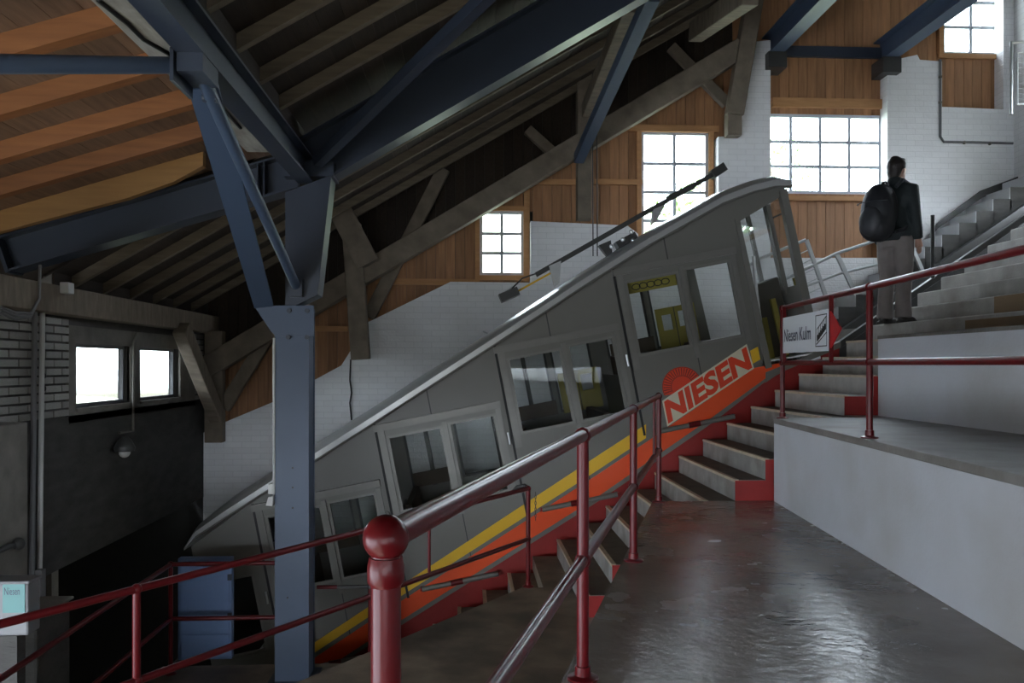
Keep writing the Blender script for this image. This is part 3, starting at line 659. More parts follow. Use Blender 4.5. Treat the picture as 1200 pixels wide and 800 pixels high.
# thin brace up to the right, strut, girders at the back wall
a = at(372, 190, v=VCOL-0.1); b = at(566, 0, v=6.0); b = a+(b-a)*1.15
x_ = MB().beam(a, b, 0.09, 0.09).build('square_brace', M_BLUE); tag(x_, 'thin dark blue square brace rising right across the deep beam', 'brace')
a = at(678, 186, v=VB-0.25); b = at(762, 0, v=8.4); b = a+(b-a)*1.02
x_ = MB().beam(a, b, 0.14, 0.14).build('square_brace', M_BLUEL); tag(x_, 'blue-grey square steel strut above the small window and car roof', 'brace')
for (px_, py_, lb) in ((908, 66, 'blue-grey steel girder end resting on the white pillar'), (1041, 72, 'blue-grey steel girder end beside the high bright window')):
    a = at(px_, py_, v=VB-0.02); g = thing('steel_girder', lb, 'beam', a)
    MB().ibeam((a.x, a.y+0.3, a.z+0.2), (a.x, 5.5, a.z+0.2), 0.22, 0.34, 0.022, 0.014).build('profile', M_BLUEL, g)
    MB().box(a.x-0.14, a.x+0.14, VB-0.14, VB+0.25, a.z-0.20, a.z+0.03).build('bearing_block', M_DARKM, g)

# ------------------------------------------------------------------ old timber frame on the back wall
def timber(name, lb, cat, a, b, wpx, depth, v0, m=M_TIMB):
    """timber lying in the plane of the back wall, wpx wide in photograph pixels"""
    p = at(*a, v=v0); q = at(*b, v=v0)
    o = MB().beam(p, q, depth, wpx*v0/F, up=(0, 1, 0) if False else (0, 0, 1) if abs(q.x-p.x) > 0.15*abs(q.z-p.z) else (1, 0, 0)).build(name, m, None, bevel=0.012)
    return tag(o, lb, cat)
timber('eave_beam', 'long inclined weathered eave beam along the top of the back wall', 'beam', (225, 441), (868, 58), 24, 0.24, VB-0.14)
timber('timber_post', 'hanging weathered timber post with notched foot left of the car roof', 'post', (412, 262), (423, 421), 21, 0.22, VB-0.30)
timber('timber_strut', 'short thick timber strut above the hanging post beside the column', 'brace', (382, 215), (432, 310), 26, 0.2, VB-0.36)
timber('timber_brace', 'thin timber brace crossing behind the eave beam above the hanging post', 'brace', (432, 372), (520, 198), 15, 0.12, VB+0.06)
timber('timber_brace', 'timber brace near the lower left end of the eave beam', 'brace', (262, 478), (312, 398), 15, 0.12, VB-0.05)
timber('timber_brace', 'timber brace crossing the eave beam left of the tall window', 'brace', (786, 55), (852, 122), 12, 0.12, VB-0.02)
timber('timber_brace', 'small timber brace above the small six-pane window', 'brace', (618, 152), (662, 192), 12, 0.12, VB-0.02)
timber('timber_post', 'old timber post hanging above the car roof with chains', 'post', (684, 60), (684, 258), 17, 0.2, VB-0.16)
timber('timber_post', 'corner timber post at the foot of the diagonal brace', 'post', (252, 388), (252, 518), 20, 0.18, VB-0.12)
timber('timber_post', 'pale timber post standing on the white pillar beside the tall window', 'post', (890, -40), (860, 135), 20, 0.2, VB-0.2)
timber('timber_block', 'timber corner block on the ledge beside the tall window', 'block', (859, 128), (859, 160), 17, 0.2, VB-0.14)
a = at(212, 384, u=UL+0.2); b = at(256, 492, v=VB-0.3)
x_ = MB().beam(a, b, 0.17, 0.2).build('timber_brace', M_TIMB, None, bevel=0.012); tag(x_, 'broad diagonal timber brace right of the brick wall windows', 'brace')
a = at(815, 38, v=11.6); x_ = MB().beam(a, at(880, -8, v=9.5), 0.2, 0.26).build('timber_beam', M_TIMB, None, bevel=0.012); tag(x_, 'timber beam end jutting out above the tall window', 'beam')
a = at(688, 130, v=11.7); x_ = MB().beam(a, at(738, 5, v=9.4), 0.16, 0.2).build('timber_strut', M_TIMB, None, bevel=0.012); tag(x_, 'rough timber strut parallel to the blue square strut', 'brace')
ch = thing('hanging_cable', 'pair of thin cables hanging from the old timber post', 'cable', at(698, 300, v=VB-0.3))
for k_ in (0, 5):
    MB().tube([at(694+k_, 60, v=VB-0.3), at(695+k_, 300, v=VB-0.3)], 0.009, 6).build('cable', M_DARKM, ch)

# ------------------------------------------------------------------ railings
def railing(name, label, pts, zf, zt_, zm, posts, r=0.021, ext0=None, ext1=None, group=None):
    """pts: plan polyline; posts: list of plan points"""
    t = thing(name, label, 'railing', (posts[0].x, posts[0].y, zf), group)
    for zz, nm in ((zt_, 'top_rail'), (zm, 'mid_rail')):
        for p, q in zip(pts, pts[1:]):
            MB().tube([(p.x, p.y, zz), (q.x, q.y, zz)], r, 14).build(nm, M_RED, t, smooth=True)
    for p in posts:
        po = MB().tube([(p.x, p.y, zf), (p.x, p.y, zt_)], r, 14).build('post', M_RED, t, smooth=True)
        MB().lathe((p.x, p.y, zf), [(r*2.6, 0), (r*2.6, 0.008), (r*1.35, 0.016), (r*1.3, 0.05), (r, 0.052)], 16).build('base_flange', M_RED, po, smooth=True)
        for zz in (zt_, zm):
            MB().sphere((p.x, p.y, zz), r*1.38, seg=14, rings=9).build('joint', M_RED, po, smooth=True)
    return t
zt1 = ZF+0.932; zm1 = ZF+0.455
A1 = at(455, 630, z=zt1); P683 = at(683, 795, z=ZF); P743 = at(743, 657, z=ZF); P771 = at(772, 588, z=ZF)
d1 = (P771-P683); d1.z = 0; d1.normalize()
def on1(s): return Vector((P683.x, P683.y, 0))+d1*s
pl = [on1((p-P683).dot(d1)) for p in (A1, P683, P743, P771)]
r1_ = railing('handrail', 'red pipe handrail with ball end in the near foreground', [pl[0], pl[-1]], ZF, zt1, zm1, pl, r=0.0235)
MB().sphere((pl[0].x, pl[0].y, zt1), 0.036, seg=20, rings=14).build('ball_end', M_RED, r1_, smooth=True)
MB().sphere((pl[-1].x, pl[-1].y, zt1), 0.03, seg=16, rings=12).build('ball_end', M_RED, r1_, smooth=True)
MB().lathe((pl[0].x, pl[0].y, zt1-0.075), [(0.0235, 0), (0.029, 0.008), (0.029, 0.03), (0.026, 0.045)], 18).build('collar', M_RED, r1_, smooth=True)
q = on1((P771-P683).dot(d1)-0.55)
MB().tube([(q.x, q.y, zm1), (q.x, q.y, zt1)], 0.012, 10).build('baluster', M_RED, r1_, smooth=True)

# railing on the landing edge
zt2 = -1.18; zm2 = zt2-0.485
B0 = at(619, 687, z=ZL); B1 = at(160, 690, z=zt2); B2 = at(0, 735, z=zt2)
d2 = Vector((B1.x-B0.x, B1.y-B0.y, 0)).normalized()
def on2(s): return Vector((B0.x, B0.y, 0))+d2*s
s160 = (B1-B0).dot(d2)
pts2 = [on2(0), on2(s160), on2(s160+1.9)]
r2_ = railing('handrail', 'red pipe handrail crossing in front of the blue column', [pts2[0], pts2[2]], ZL, zt2, zm2, [pts2[0], pts2[1]], r=0.021)
# mid-way upright at the landing corner post and short baluster
q = at(530, 605, z=zt2); q = on2((q-B0).dot(d2))
MB().tube([(q.x, q.y, zm2), (q.x, q.y, zt2)], 0.012, 10).build('baluster', M_RED, r2_, smooth=True)
q = min((on2(i*0.02) for i in range(300)), key=lambda p: abs(CX+F*(p.x*cs-p.y*sn)/(p.x*sn+p.y*cs)-467))
MB().tube([(q.x, q.y, ZL), (q.x, q.y, zt2)], 0.021, 12).build('post', M_RED, r2_, smooth=True)
a = Vector((pts2[0].x, pts2[0].y, zt2))
MB().tube([a, a+Vector((-0.03, 0.05, 0.02)), a+Vector((-0.10, 0.06, 0.005)), a+Vector((-0.14, 0.06, -0.04))], 0.022, 10).build('elbow', M_DARKM, r2_, smooth=True)
chn = MB()
for k_ in range(9):
    zz = zt2-0.05-k_*0.03; c0 = Vector((pts2[0].x+0.07, pts2[0].y-0.01, zz))
    ring = [c0+Vector(((0.008 if k_ % 2 else 0)*math.cos(t_), (0 if k_ % 2 else 0.008)*math.cos(t_), 0.018*math.sin(t_))) for t_ in [i*math.pi/4 for i in range(9)]]
    chn.tube(ring, 0.003, 5, caps=False)
chn.build('chain', M_DARKM, r2_)

# railing of the lowest platform: corner at cn
zt3 = at(200, 661, v=cn.y).z; zm3 = at(200, 725, v=cn.y).z
c0 = Vector((cn.x, cn.y, 0)); cE = Vector((cl, cn.y, 0)); cN = Vector((cn.x, 2.0, 0))
r3_ = railing('handrail', 'red pipe handrail around the lowest platform beside the blue cabinet', [cE, c0, cN], ZLOW, zt3, zm3, [c0], r=0.021)
g = thing('gate_rail', 'short red pipe rail with black tip right of the blue column', 'railing', at(434, 780, z=ZLOW))
p = at(434, 780, z=ZLOW); zt_ = at(434, 687, v=p.y).z; qx = cr
MB().tube([(p.x, p.y, ZLOW), (p.x, p.y, zt_)], 0.022, 12).build('post', M_RED, g, smooth=True)
MB().tube([(qx, p.y, zt_), (p.x-0.32, p.y, zt_)], 0.02, 12).build('rail', M_RED, g, smooth=True)
MB().tube([(p.x-0.32, p.y, zt_), (p.x, p.y, zt_)], 0.016, 12).build('bolt', M_DARKM, g, smooth=True)
MB().sphere((p.x, p.y, zt_), 0.03, seg=12, rings=8).build('cap', M_DARKM, g, smooth=True)
g['label'] = 'short red pipe rail with black tip right of the blue column'
# blue cabinet
a = at(208, 776, z=ZLOW); bq = at(270, 776, z=ZLOW); zc = at(239, 654, v=a.y).z
cb = thing('cabinet', 'light blue sheet-metal cabinet behind the red handrail', 'cabinet', ((a.x+bq.x)/2, a.y+0.1, ZLOW))
M_CABB = mat('light_blue_sheet_metal', (0.17, 0.265, 0.47), 0.45, (0.15, 0.235, 0.42), 3, 0.6)
MB().box(a.x, bq.x, a.y+0.01, a.y+0.10, ZLOW+0.02, zc).build('body', M_CABB, cb, bevel=0.006)
MB().box(a.x+0.03, bq.x-0.02, a.y, a.y+0.01, ZLOW+0.30, zc-0.03).build('door', M_CABB, cb, bevel=0.004)
MB().box(a.x+0.03, bq.x-0.02, a.y, a.y+0.01, ZLOW+0.06, ZLOW+0.27).build('kick_panel', M_CABB, cb, bevel=0.004)
for zz in (zc-0.22, ZLOW+0.42): MB().box(bq.x-0.035, bq.x+0.004, a.y-0.008, a.y+0.012, zz, zz+0.06).build('hinge', M_BLUE, cb)

# railing on the sign wall
zt4 = ZP1+0.965; 
Q917 = at(917, 490, z=ZP1); Q1018 = at(1019, 513, z=ZP1)
d4 = Vector((Q1018.x-Q917.x, Q1018.y-Q917.y, 0)).normalized(); L4 = (Q1018-Q917).dot(d4)
def on4(s): return Vector((Q917.x, Q917.y, 0))+d4*s
zm4 = at(1019, 424, v=Q1018.y).z
r4_ = railing('handrail', 'red pipe handrail carrying the white sign on the low wall', [on4(0), on4(L4+5)], ZP1, zt4, zm4, [on4(0), on4(L4), on4(2*L4)], r=0.021)
# sign hanging in the rail
n4 = Vector((-d4.y, d4.x, 0)); n4 = n4 if n4.x < 0 else -n4
pp = on4(0)+n4*0.03
sgn = thing('destination_sign', 'white sign reading Niesen Kulm with red arrow tip on the handrail', 'sign', (pp.x, pp.y, 0.1))
def sg(px, py, off=0.0): return atplane(px, py, pp+n4*off, n4)
sA = sg(919, 400).dot(d4); sB = sg(974, 400).dot(d4); sT = sg(987, 386).dot(d4)
zb_ = sg(974, 411).z; zt_s = sg(974, 361.5).z
base = pp-d4*pp.dot(d4)
def sgp(s, zz, off): return base+d4*s+n4*off+Vector((0, 0, zz))
def sq(mb, s0, s1, z0, z1, o0, o1): return mb.prism([[(s0, z0), (s1, z0), (s1, z1), (s0, z1)]], lambda p, t: sgp(p[0], p[1], t), o0, o1)
sq(MB(), sA, sB, zb_, zt_s, 0, 0.012).build('panel', M_SIGNW, sgn)
zmid = (zb_+zt_s)/2; hh = (zt_s-zb_)/2
MB().prism([[(sB, zb_+0.015), (sT, zmid), (sB, zt_s-0.015)]], lambda p, t: sgp(p[0], p[1], t), 0.0, 0.010).build('arrow_tip', M_SIGNR, sgn, label='red arrow tip')
tv, tf = text_mesh('Niesen Kulm', offset=0.012)
s0, s1 = sA+(sB-sA)*0.04, sA+(sB-sA)*0.645
z0, z1 = zmid-hh*0.37, zmid+hh*0.33
MB().add([sgp(s0+(s1-s0)*x, z0+(z1-z0)*y, 0.0135) for x, y in tv], tf).build('lettering', M_INK, sgn)
ic = MB(); i0, i1 = sA+(sB-sA)*0.74, sA+(sB-sA)*0.955; iz0, iz1 = zb_+0.035, zt_s-0.03
t_ = 0.007
for (a, b, c_, d_) in ((i0, i1, iz0, iz0+t_), (i0, i1, iz1-t_, iz1), (i0, i0+t_, iz0, iz1), (i1-t_, i1, iz0, iz1)): sq(ic, a, b, c_, d_, 0.012, 0.0135)
def il(a, b, wd): # line inside the pictogram, unit coords
    pa = (i0+(i1-i0)*a[0], iz0+(iz1-iz0)*a[1]); pb_ = (i0+(i1-i0)*b[0], iz0+(iz1-iz0)*b[1])
    dx, dy = pb_[0]-pa[0], pb_[1]-pa[1]; l = math.hypot(dx, dy); nx, ny = -dy/l*wd, dx/l*wd
    ic.prism([[(pa[0]-nx, pa[1]-ny), (pb_[0]-nx, pb_[1]-ny), (pb_[0]+nx, pb_[1]+ny), (pa[0]+nx, pa[1]+ny)]], lambda p, t: sgp(p[0], p[1], t), 0.012, 0.0136)
il((0.08, 0.08), (0.95, 0.42), 0.004); il((0.12, 0.55), (0.95, 0.92), 0.004)
for k_ in range(6): il((0.14+k_*0.155, 0.30+k_*0.06), (0.14+k_*0.155, 0.56+k_*0.07), 0.0025)
for k_ in range(6):
    a_, b_ = 0.14+k_*0.13, 0.16+k_*0.062
    ic.prism([[(i0+(i1-i0)*a_, iz0+(iz1-iz0)*b_), (i0+(i1-i0)*(a_+0.14), iz0+(iz1-iz0)*(b_+0.05)), (i0+(i1-i0)*(a_+0.14), iz0+(iz1-iz0)*(b_+0.22)), (i0+(i1-i0)*a_, iz0+(iz1-iz0)*(b_+0.22))]], lambda p, t: sgp(p[0], p[1], t), 0.012, 0.0137+0.0002*k_)
ic.build('stair_symbol', M_BLACK, sgn)
for ss in (sA-0.0, sB): MB().beam(base+d4*ss+Vector((0, 0, zm4)), base+d4*ss+Vector((0, 0, zt4)), 0.03, 0.012, up=d4).build('hanger', M_RED, sgn)

# ------------------------------------------------------------------ funicular car
VC0, VC1 = 9.36, 11.40            # near and far side
TAU = math.radians(11.0)
car = thing('funicular_car', 'stepped grey funicular car with orange and yellow stripes standing on the slope', 'funicular', at(600, 640, v=10.4))
def C(px, py): p = at(px, py, v=VC0); return (p.x, p.z)
def CL(pts): return [C(*p) for p in pts]
E1 = Vector((math.cos(TAU), math.sin(TAU))); E2 = Vector((math.sin(TAU), -math.cos(TAU)))   # along the floor, down the door
MPX = 0.00963
P1_ = Vector(C(720, 325)); P4_ = Vector(C(298, 600)); PITCH = (P1_-P4_)/3.0
def comp(k): return P1_-PITCH*k                      # k = 0 is the topmost compartment
def loc(k, a, b): q = comp(k)+E1*(a*MPX)+E2*(b*MPX); return (q.x, q.y)
roof_low = CL([(224, 640), (321, 569), (439, 494), (660, 348), (760, 284), (845, 236), (880, 223), (905, 217), (919, 217)])
bottom = CL([(300, 841), (439, 752), (700, 588), (834, 496), (897, 447)])
WINS = []
for k in range(0, 4):
    WINS.append((k, 10.5, 76.5, 6.5, 97.5)); WINS.append((k, 83, 140.5, 4.5, 97.5))
WINS.append((4, 84, 140, 6, 97))
def quad(k, a0, a1, b0, b1): return [loc(k, a0, b0), loc(k, a1, b0), loc(k, a1, b1), loc(k, a0, b1)]
lowend = CL([(224, 640), (262, 812)])
door = CL([(862, 262), (914, 231), (946, 372), (954, 415), (900, 424)])
front_edge = CL([(919, 221), (951, 370), (962, 412)])
outer = [C(224, 640)]+roof_low[1:]+[C(951, 370), C(960, 410)]+bottom[::-1]+[C(262, 862)]
holes = [quad(*w_) for w_ in WINS]+[door]
for nm, y0, y1 in (('side_near', VC0, VC0+0.05), ('side_far', VC1-0.05, VC1)):
    MB().prism_y([outer]+[h[::-1] for h in holes], y0, y1).build('body_side', M_CAR, car)
# roof: domed shell following the slope
rp_ = [C(*p) for p in [(219, 637), (232, 620), (262, 600), (321, 562), (439, 487), (641, 356), (680, 330), (760, 280), (845, 232), (880, 219), (905, 213), (924, 213)]]
prof = [(-0.10, -0.02), (-0.10, 0.055), (-0.06, 0.10), (0.04, 0.135), (0.30, 0.165), (0.7, 0.185), (1.02, 0.19), (1.34, 0.185), (1.74, 0.165), (2.0, 0.135), (2.10, 0.10), (2.14, 0.055), (2.14, -0.02)]
vs_, fs2 = [], []
for i, (u, z) in enumerate(rp_):
    sc_ = 0.35 if i == 0 else 0.75 if i == 1 else 0.55 if i == len(rp_)-1 else 1
    for (y, dz) in prof: vs_.append((u, VC0+y, z-0.045+dz*sc_*0.9))
n = len(prof)
for i in range(len(rp_)-1):
    for j in range(n-1): fs2.append((i*n+j, (i+1)*n+j, (i+1)*n+j+1, i*n+j+1))
    fs2.append((i*n+n-1, (i+1)*n+n-1, (i+1)*n, i*n))
fs2.append(tuple(range(n))[::-1]); fs2.append(tuple((len(rp_)-1)*n+j for j in range(n)))
rf = MB().add(vs_, fs2).build('roof', M_CARROOF, car, smooth=True)
# rain gutter and joint bands under the roof edge
MB().tube([(u, VC0-0.085, z-0.075) for u, z in rp_[1:]], 0.014, 8).build('gutter', M_CAR, rf, smooth=True)
p0, p1 = C(237, 618), C(244, 612)
# roof collector bars
V1 = VC0+0.35
def RB(px, py): return at(px, py, v=V1)
rk = []
MB().beam(RB(628, 322), RB(836, 204), 0.05, 0.055).build('roof_bar', M_DARKM, rf, label='long dark bar carried above the roof')
MB().beam(RB(586, 350), RB(607, 341), 0.20, 0.10).build('roof_bar_shoe', M_DARKM, rf)
MB().beam(RB(607, 341), RB(645, 320), 0.022, 0.022).build('roof_bar_arm', M_YELLOW, rf)
MB().tube([RB(600, 338), RB(612, 326), RB(650, 313)], 0.010, 6).build('roof_bar_wire', M_DARKM, rf)
MB().beam(RB(834, 205), RB(848, 196), 0.16, 0.10).build('roof_bar_shoe', M_DARKM, rf)
MB().beam(RB(584, 387), RB(742, 283), 0.07, 0.055).build('roof_channel', M_DARKM, rf)
MB().tube([RB(566, 388), RB(573, 391), RB(584, 385)], 0.010, 6).build('roof_hook', M_SILVER, rf)
for (a, b, c_, d_) in ((648, 312, 652, 334), (706, 288, 714, 300), (770, 246, 765, 262)):
    MB().prism_y([[tuple(RB(a-5, b)[i] for i in (0, 2)), tuple(RB(a+9, b-6)[i] for i in (0, 2)), tuple(RB(c_+3, d_-2)[i] for i in (0, 2)), tuple(RB(c_-2, d_+2)[i] for i in (0, 2))]], V1-0.05, V1+0.05).build('roof_bar_support', M_SILVER if a != 706 else M_DARKM, rf)
MB().beam(RB(722, 288), RB(744, 276), 0.18, 0.08).build('roof_bar_clamp', M_DARKM, rf)
MB().beam(RB(783, 233), RB(812, 218), 0.09, 0.07).build('roof_bar_sleeve', M_DARKM, rf)
for (a, b) in ((740, 283), (738, 273), (728, 282), (715, 290)):
    MB().sphere(RB(a, b)+Vector((0, -0.10, 0)), 0.028, seg=8, rings=6).build('clamp_bolt', M_SILVER, rf)
MB().beam(at(919, 219, v=VC0+0.1), at(929, 217, v=VC0+0.1), 0.02, 0.02).build('roof_hook', M_DARKM, rf)

# compartments: awning, frames, glass, door seam, footboard
def strip(mb, k, a0, a1, b0, b1, y0, y1): return mb.prism_y([quad(k, a0, a1, b0, b1)], y0, y1)
for k in range(0, 5):
    if k < 4:
        strip(MB(), k, -2, 148, -9, -1, VC0-0.05, VC0).build('door_awning', M_ALU, car)
        strip(MB(), k, -1.6, 1.2, -10, 196 if k else 190, VC0-0.006, VC0+0.01).build('door_seal', M_RUBBER, car)
        strip(MB(), k, 1.6, 9.5, -1, 112, VC0-0.02, VC0+0.005).build('door_post', M_ALU, car)
        strip(MB(), k, 77.2, 82.4, 2, 112, VC0-0.024, VC0+0.005).build('door_mullion', M_ALU, car)
        strip(MB(), k, 79.6, 80.8, 112, 182, VC0-0.002, VC0+0.01).build('panel_joint', M_DARKM, car)
        strip(MB(), k, 141.3, 147, 0, 104, VC0-0.016, VC0+0.005).build('door_post', M_ALU, car)
        strip(MB(), k, 66, 67.4, -48, -9, VC0-0.002, VC0+0.005).build('panel_joint', M_DARKM, car)
        # handle
        q = loc(k, -4, 92); hd = MB().tube([(q[0], VC0-0.03, q[1]), (loc(k, -4, 106)[0], VC0-0.03, loc(k, -4, 106)[1])], 0.012, 8); hd.build('door_handle', M_SILVER, car, smooth=True)
    for side, (yy0, yy1) in (('near', (VC0+0.012, VC0+0.03)), ('far', (VC1-0.03, VC1-0.012))):
        for (kk, a0, a1, b0, b1) in [w_ for w_ in WINS if w_[0] == k]:
            f = MB().prism_y([quad(kk, a0-0.4, a1+0.4, b0-0.4, b1+0.4), quad(kk, a0+3.2, a1-3.2, b0+3, b1-3)[::-1]], yy0-0.006, yy1+0.006).build('window_frame', M_ALU if side == 'near' else M_DARKM, car)
            MB().prism_y([quad(kk, a0+3.2, a1-3.2, b0+3, b1-3)], (yy0+yy1)/2-0.002, (yy0+yy1)/2+0.002).build('pane', M_CGLASS, f)
    # far side: darker sliding rails seen through the glass
    strip(MB(), k, 40, 46, 0, 100, VC1-0.09, VC1-0.06).build('far_rail', M_DARKM, car)
# interior: stepped floors, lining below the windows, seats, partitions
for k in range(0, 5):
    f0 = 181; a0 = 0 if k < 4 else 70
    strip(MB(), k, a0, 150, f0, f0+6, VC0+0.05, VC1-0.05).build('floor_plate', M_INT, car)
    strip(MB(), k, -3, -1, 112 if k else 118, 245, VC0+0.05, VC1-0.05).build('step_wall', M_INT, car)
    if k < 4:
        for (a, b) in ((12, 20), (118, 126)):
            strip(MB(), k, a, b, 96, 140, VC0+0.45, VC1-0.08).build('seat_back', M_SEAT, car)
            strip(MB(), k, a-2 if a > 50 else a+6, b-6 if a > 50 else b+24, 138, 146, VC0+0.45, VC1-0.08).build('seat', M_SEAT, car)
        strip(MB(), k, 14, 78, 78, 98, VC1-0.13, VC1-0.10).build('far_seat_ledge', M_SEAT, car)
    if k < 2:
        pn = MB().prism_y([quad(k, 86, 143, 42, 99), quad(k, 94, 108, 52, 74)[::-1], quad(k, 118, 134, 50, 72)[::-1]], VC1-0.16, VC1-0.13).build('far_door_panel', M_OLIVE, car, label='olive yellow inner door panel with two small windows')
        MB().prism_y([quad(k, 94, 108, 52, 74)], VC1-0.15, VC1-0.145).build('small_pane', M_CGLASS, pn); MB().prism_y([quad(k, 118, 134, 50, 72)], VC1-0.15, VC1-0.145).build('small_pane', M_CGLASS, pn)
        MB().prism_y([quad(k, 112.5, 113.5, 42, 99)], VC1-0.163, VC1-0.158).build('panel_joint', M_DARKM, pn)
hs_ = strip(MB(), 0, 12, 76, 8, 22, VC0+0.12, VC0+0.13).build('header_strip', M_OLIVE, car, label='olive strip with dark scribbles inside the top window')
for i in range(5):
    ring = [Vector((*loc(0, 26+i*9+5*math.cos(t_), 15+3.5*math.sin(t_)), 0)) for t_ in [j*math.pi/6 for j in range(13)]]
    MB().tube([(p.x, VC0+0.118, p.y) for p in ring], 0.006, 5, caps=False).build('scribble', M_BLACK, hs_)
# upper driver platform
dr = MB().prism_y([CL([(861, 257), (866, 255), (904, 430), (897, 432)])], VC0-0.02, VC0+0.06).build('door_pillar', M_CAR, car)
MB().prism_y([CL([(913, 224), (921, 221), (953, 372), (962, 412), (952, 414)])], VC0-0.03, VC0+0.06).build('front_pillar', M_CAR, car)
MB().prism_y([CL([(913, 224), (921, 221), (953, 372), (962, 412), (952, 414)])], VC1-0.06, VC1+0.0).build('front_pillar', M_CAR, car)
for (a, b, c_, d_, vv, m_) in ((899, 240, 922, 345, VC0+1.0, M_CAR), ):
    MB().beam(at(a, b, v=VC0+0.5), at(c_, d_, v=VC0+0.5), 0.05, 0.05).build('window_bar', m_, car)
MB().beam(at(906, 255, v=VC0+0.3), at(925, 246, v=VC0+0.3), 0.02, 0.02).build('window_bar', M_DARKM, car)
MB().prism_y([CL([(902, 330), (931, 318), (950, 395), (955, 418), (921, 428)])], VC0+0.5, VC0+0.9).build('control_desk', M_INT, car, bevel=0.02)
for (a, b, c_, d_, m_) in ((932, 325, 952, 400, M_OLIVE), (905, 350, 922, 420, M_OLIVE), (895, 372, 905, 422, M_OLIVE)):
    MB().beam(at(a, b, v=VC0+0.35), at(c_, d_, v=VC0+0.35), 0.05, 0.06).build('grab_post', m_, car)
MB().tube([at(883, 300, v=VC0+0.2), at(887, 345, v=VC0+0.2), at(893, 390, v=VC0+0.2)], 0.02, 8).build('grab_rail', M_SILVER, car, smooth=True)
fp = CL([(893, 424), (960, 412), (962, 420), (896, 434)])
MB().prism_y([fp], VC0+0.0, VC1-0.06).build('floor_plate', M_SIGNW, car)
# stripes (proud sheet strips on the side)
def band(nm, top, bot, m, yo, label=None): return MB().prism_y([CL(top+bot[::-1])], VC0-yo, VC0+0.004).build(nm, m, car, label=label)
def ln(p, q, x): return (x, p[1]+(q[1]-p[1])*(x-p[0])/(q[0]-p[0]))
band('yellow_stripe', [(330, 778), (439, 706), (700, 534), (757, 497)], [(330, 790), (439, 718), (700, 551), (757, 513)], M_YELLOW, 0.004, 'yellow stripe')
band('yellow_stripe', [(879, 411), (888, 406)], [(882, 426), (891, 421)], M_YELLOW, 0.004, 'short yellow stripe end')
band('orange_stripe', [(330, 796), (439, 724), (700, 556), (757, 518), (783, 500), (884, 431), (914, 425)], [(330, 817), (439, 746), (700, 582), (834, 489), (897, 443), (916, 429)], M_ORANGE, 0.004, 'orange stripe')
# sun emblem and banner
sc_ = (799.5, 453); R_ = 23.5
arc = [(sc_[0]+R_*math.cos(t_), sc_[1]-R_*math.sin(t_)) for t_ in [math.radians(a) for a in range(-10, 212, 6)]]
sun = MB().prism_y([CL(arc)], VC0-0.003, VC0).build('sun_emblem', M_ORED, car, label='orange-red half sun emblem with dark rays')
rays = MB()
for a in range(-6, 206, 9):
    t_ = math.radians(a); dt = math.radians(1.5)
    rays.prism_y([CL([(sc_[0]+r_*math.cos(t2), sc_[1]-r_*math.sin(t2)) for r_, t2 in ((13.5, t_-dt), (22, t_-dt), (22, t_+dt), (13.5, t_+dt))])], VC0-0.0036, VC0-0.002)
for r_ in (12.6, 22.6):
    ring = [(sc_[0]+r_*math.cos(t_), sc_[1]-r_*math.sin(t_)) for t_ in [math.radians(a) for a in range(-10, 212, 6)]]
    ring2 = [(sc_[0]+(r_+0.7)*math.cos(t_), sc_[1]-(r_+0.7)*math.sin(t_)) for t_ in [math.radians(a) for a in range(-10, 212, 6)]]
    rays.prism_y([CL(ring+ring2[::-1])], VC0-0.0036, VC0-0.002)
rays.build('sun_rays', M_DKRED, sun)
bq = [(776, 469.5), (875, 403), (883.5, 431.5), (782, 499.5)]    # TL TR BR BL
bn = MB().prism_y([CL(bq)], VC0-0.005, VC0).build('name_banner', M_CREAM, car, label='cream banner with orange-red lettering NIESEN')
tv, tf = text_mesh('NIESEN', offset=0.045)
def bl_(x, y):
    x = 0.015+0.97*x; y = 0.06+0.88*y
    a = [bq[3][i]+(bq[2][i]-bq[3][i])*x for i in (0, 1)]; b = [bq[0][i]+(bq[1][i]-bq[0][i])*x for i in (0, 1)]
    p = C(a[0]+(b[0]-a[0])*y, a[1]+(b[1]-a[1])*y); return (p[0], VC0-0.0065, p[1])
MB().add([bl_(x, y) for x, y in tv], tf).build('lettering', M_ORED, bn)
# chassis skirt
ch_t = [(290, 846), (439, 751), (700, 587), (834, 495), (915, 433), (985, 405)]
ch_b = [(290, 905), (439, 815), (700, 650), (834, 560), (915, 500), (985, 452)]
MB().prism_y([CL(ch_t+ch_b[::-1])], VC0+0.03, VC0+0.12).build('chassis_skirt', M_DRED, car, label='dark red chassis skirt below the stripes')
MB().prism_y([CL(ch_t+ch_b[::-1])], VC1-0.12, VC1-0.03).build('chassis_skirt', M_DRED, car)
MB().prism_y([CL([(897, 436), (915, 429), (985, 400), (985, 407), (915, 436), (897, 448)])], VC0-0.01, VC0+0.3).build('buffer_beam', M_CAR, car)
# footboards
for k in range(0, 4):
    a = loc(k, 18, 188); b = loc(k, 108, 188); c_ = loc(k, 52, 188); d_ = loc(k, 66, 188)
    fbd = MB().tube([(a[0], VC0-0.06, a[1]), (b[0], VC0-0.06, b[1])], 0.028, 10).build('footboard', M_ALU, car, smooth=True)
    MB().tube([(c_[0], VC0-0.06, c_[1]), (d_[0], VC0-0.06, d_[1])], 0.034, 10).build('footboard_sleeve', M_RED, fbd, smooth=True)
    for q in (a, c_, b): MB().box(q[0]-0.02, q[0]+0.02, VC0-0.06, VC0+0.04, q[1]-0.02, q[1]+0.02).build('footboard_bracket', M_DRED, fbd)
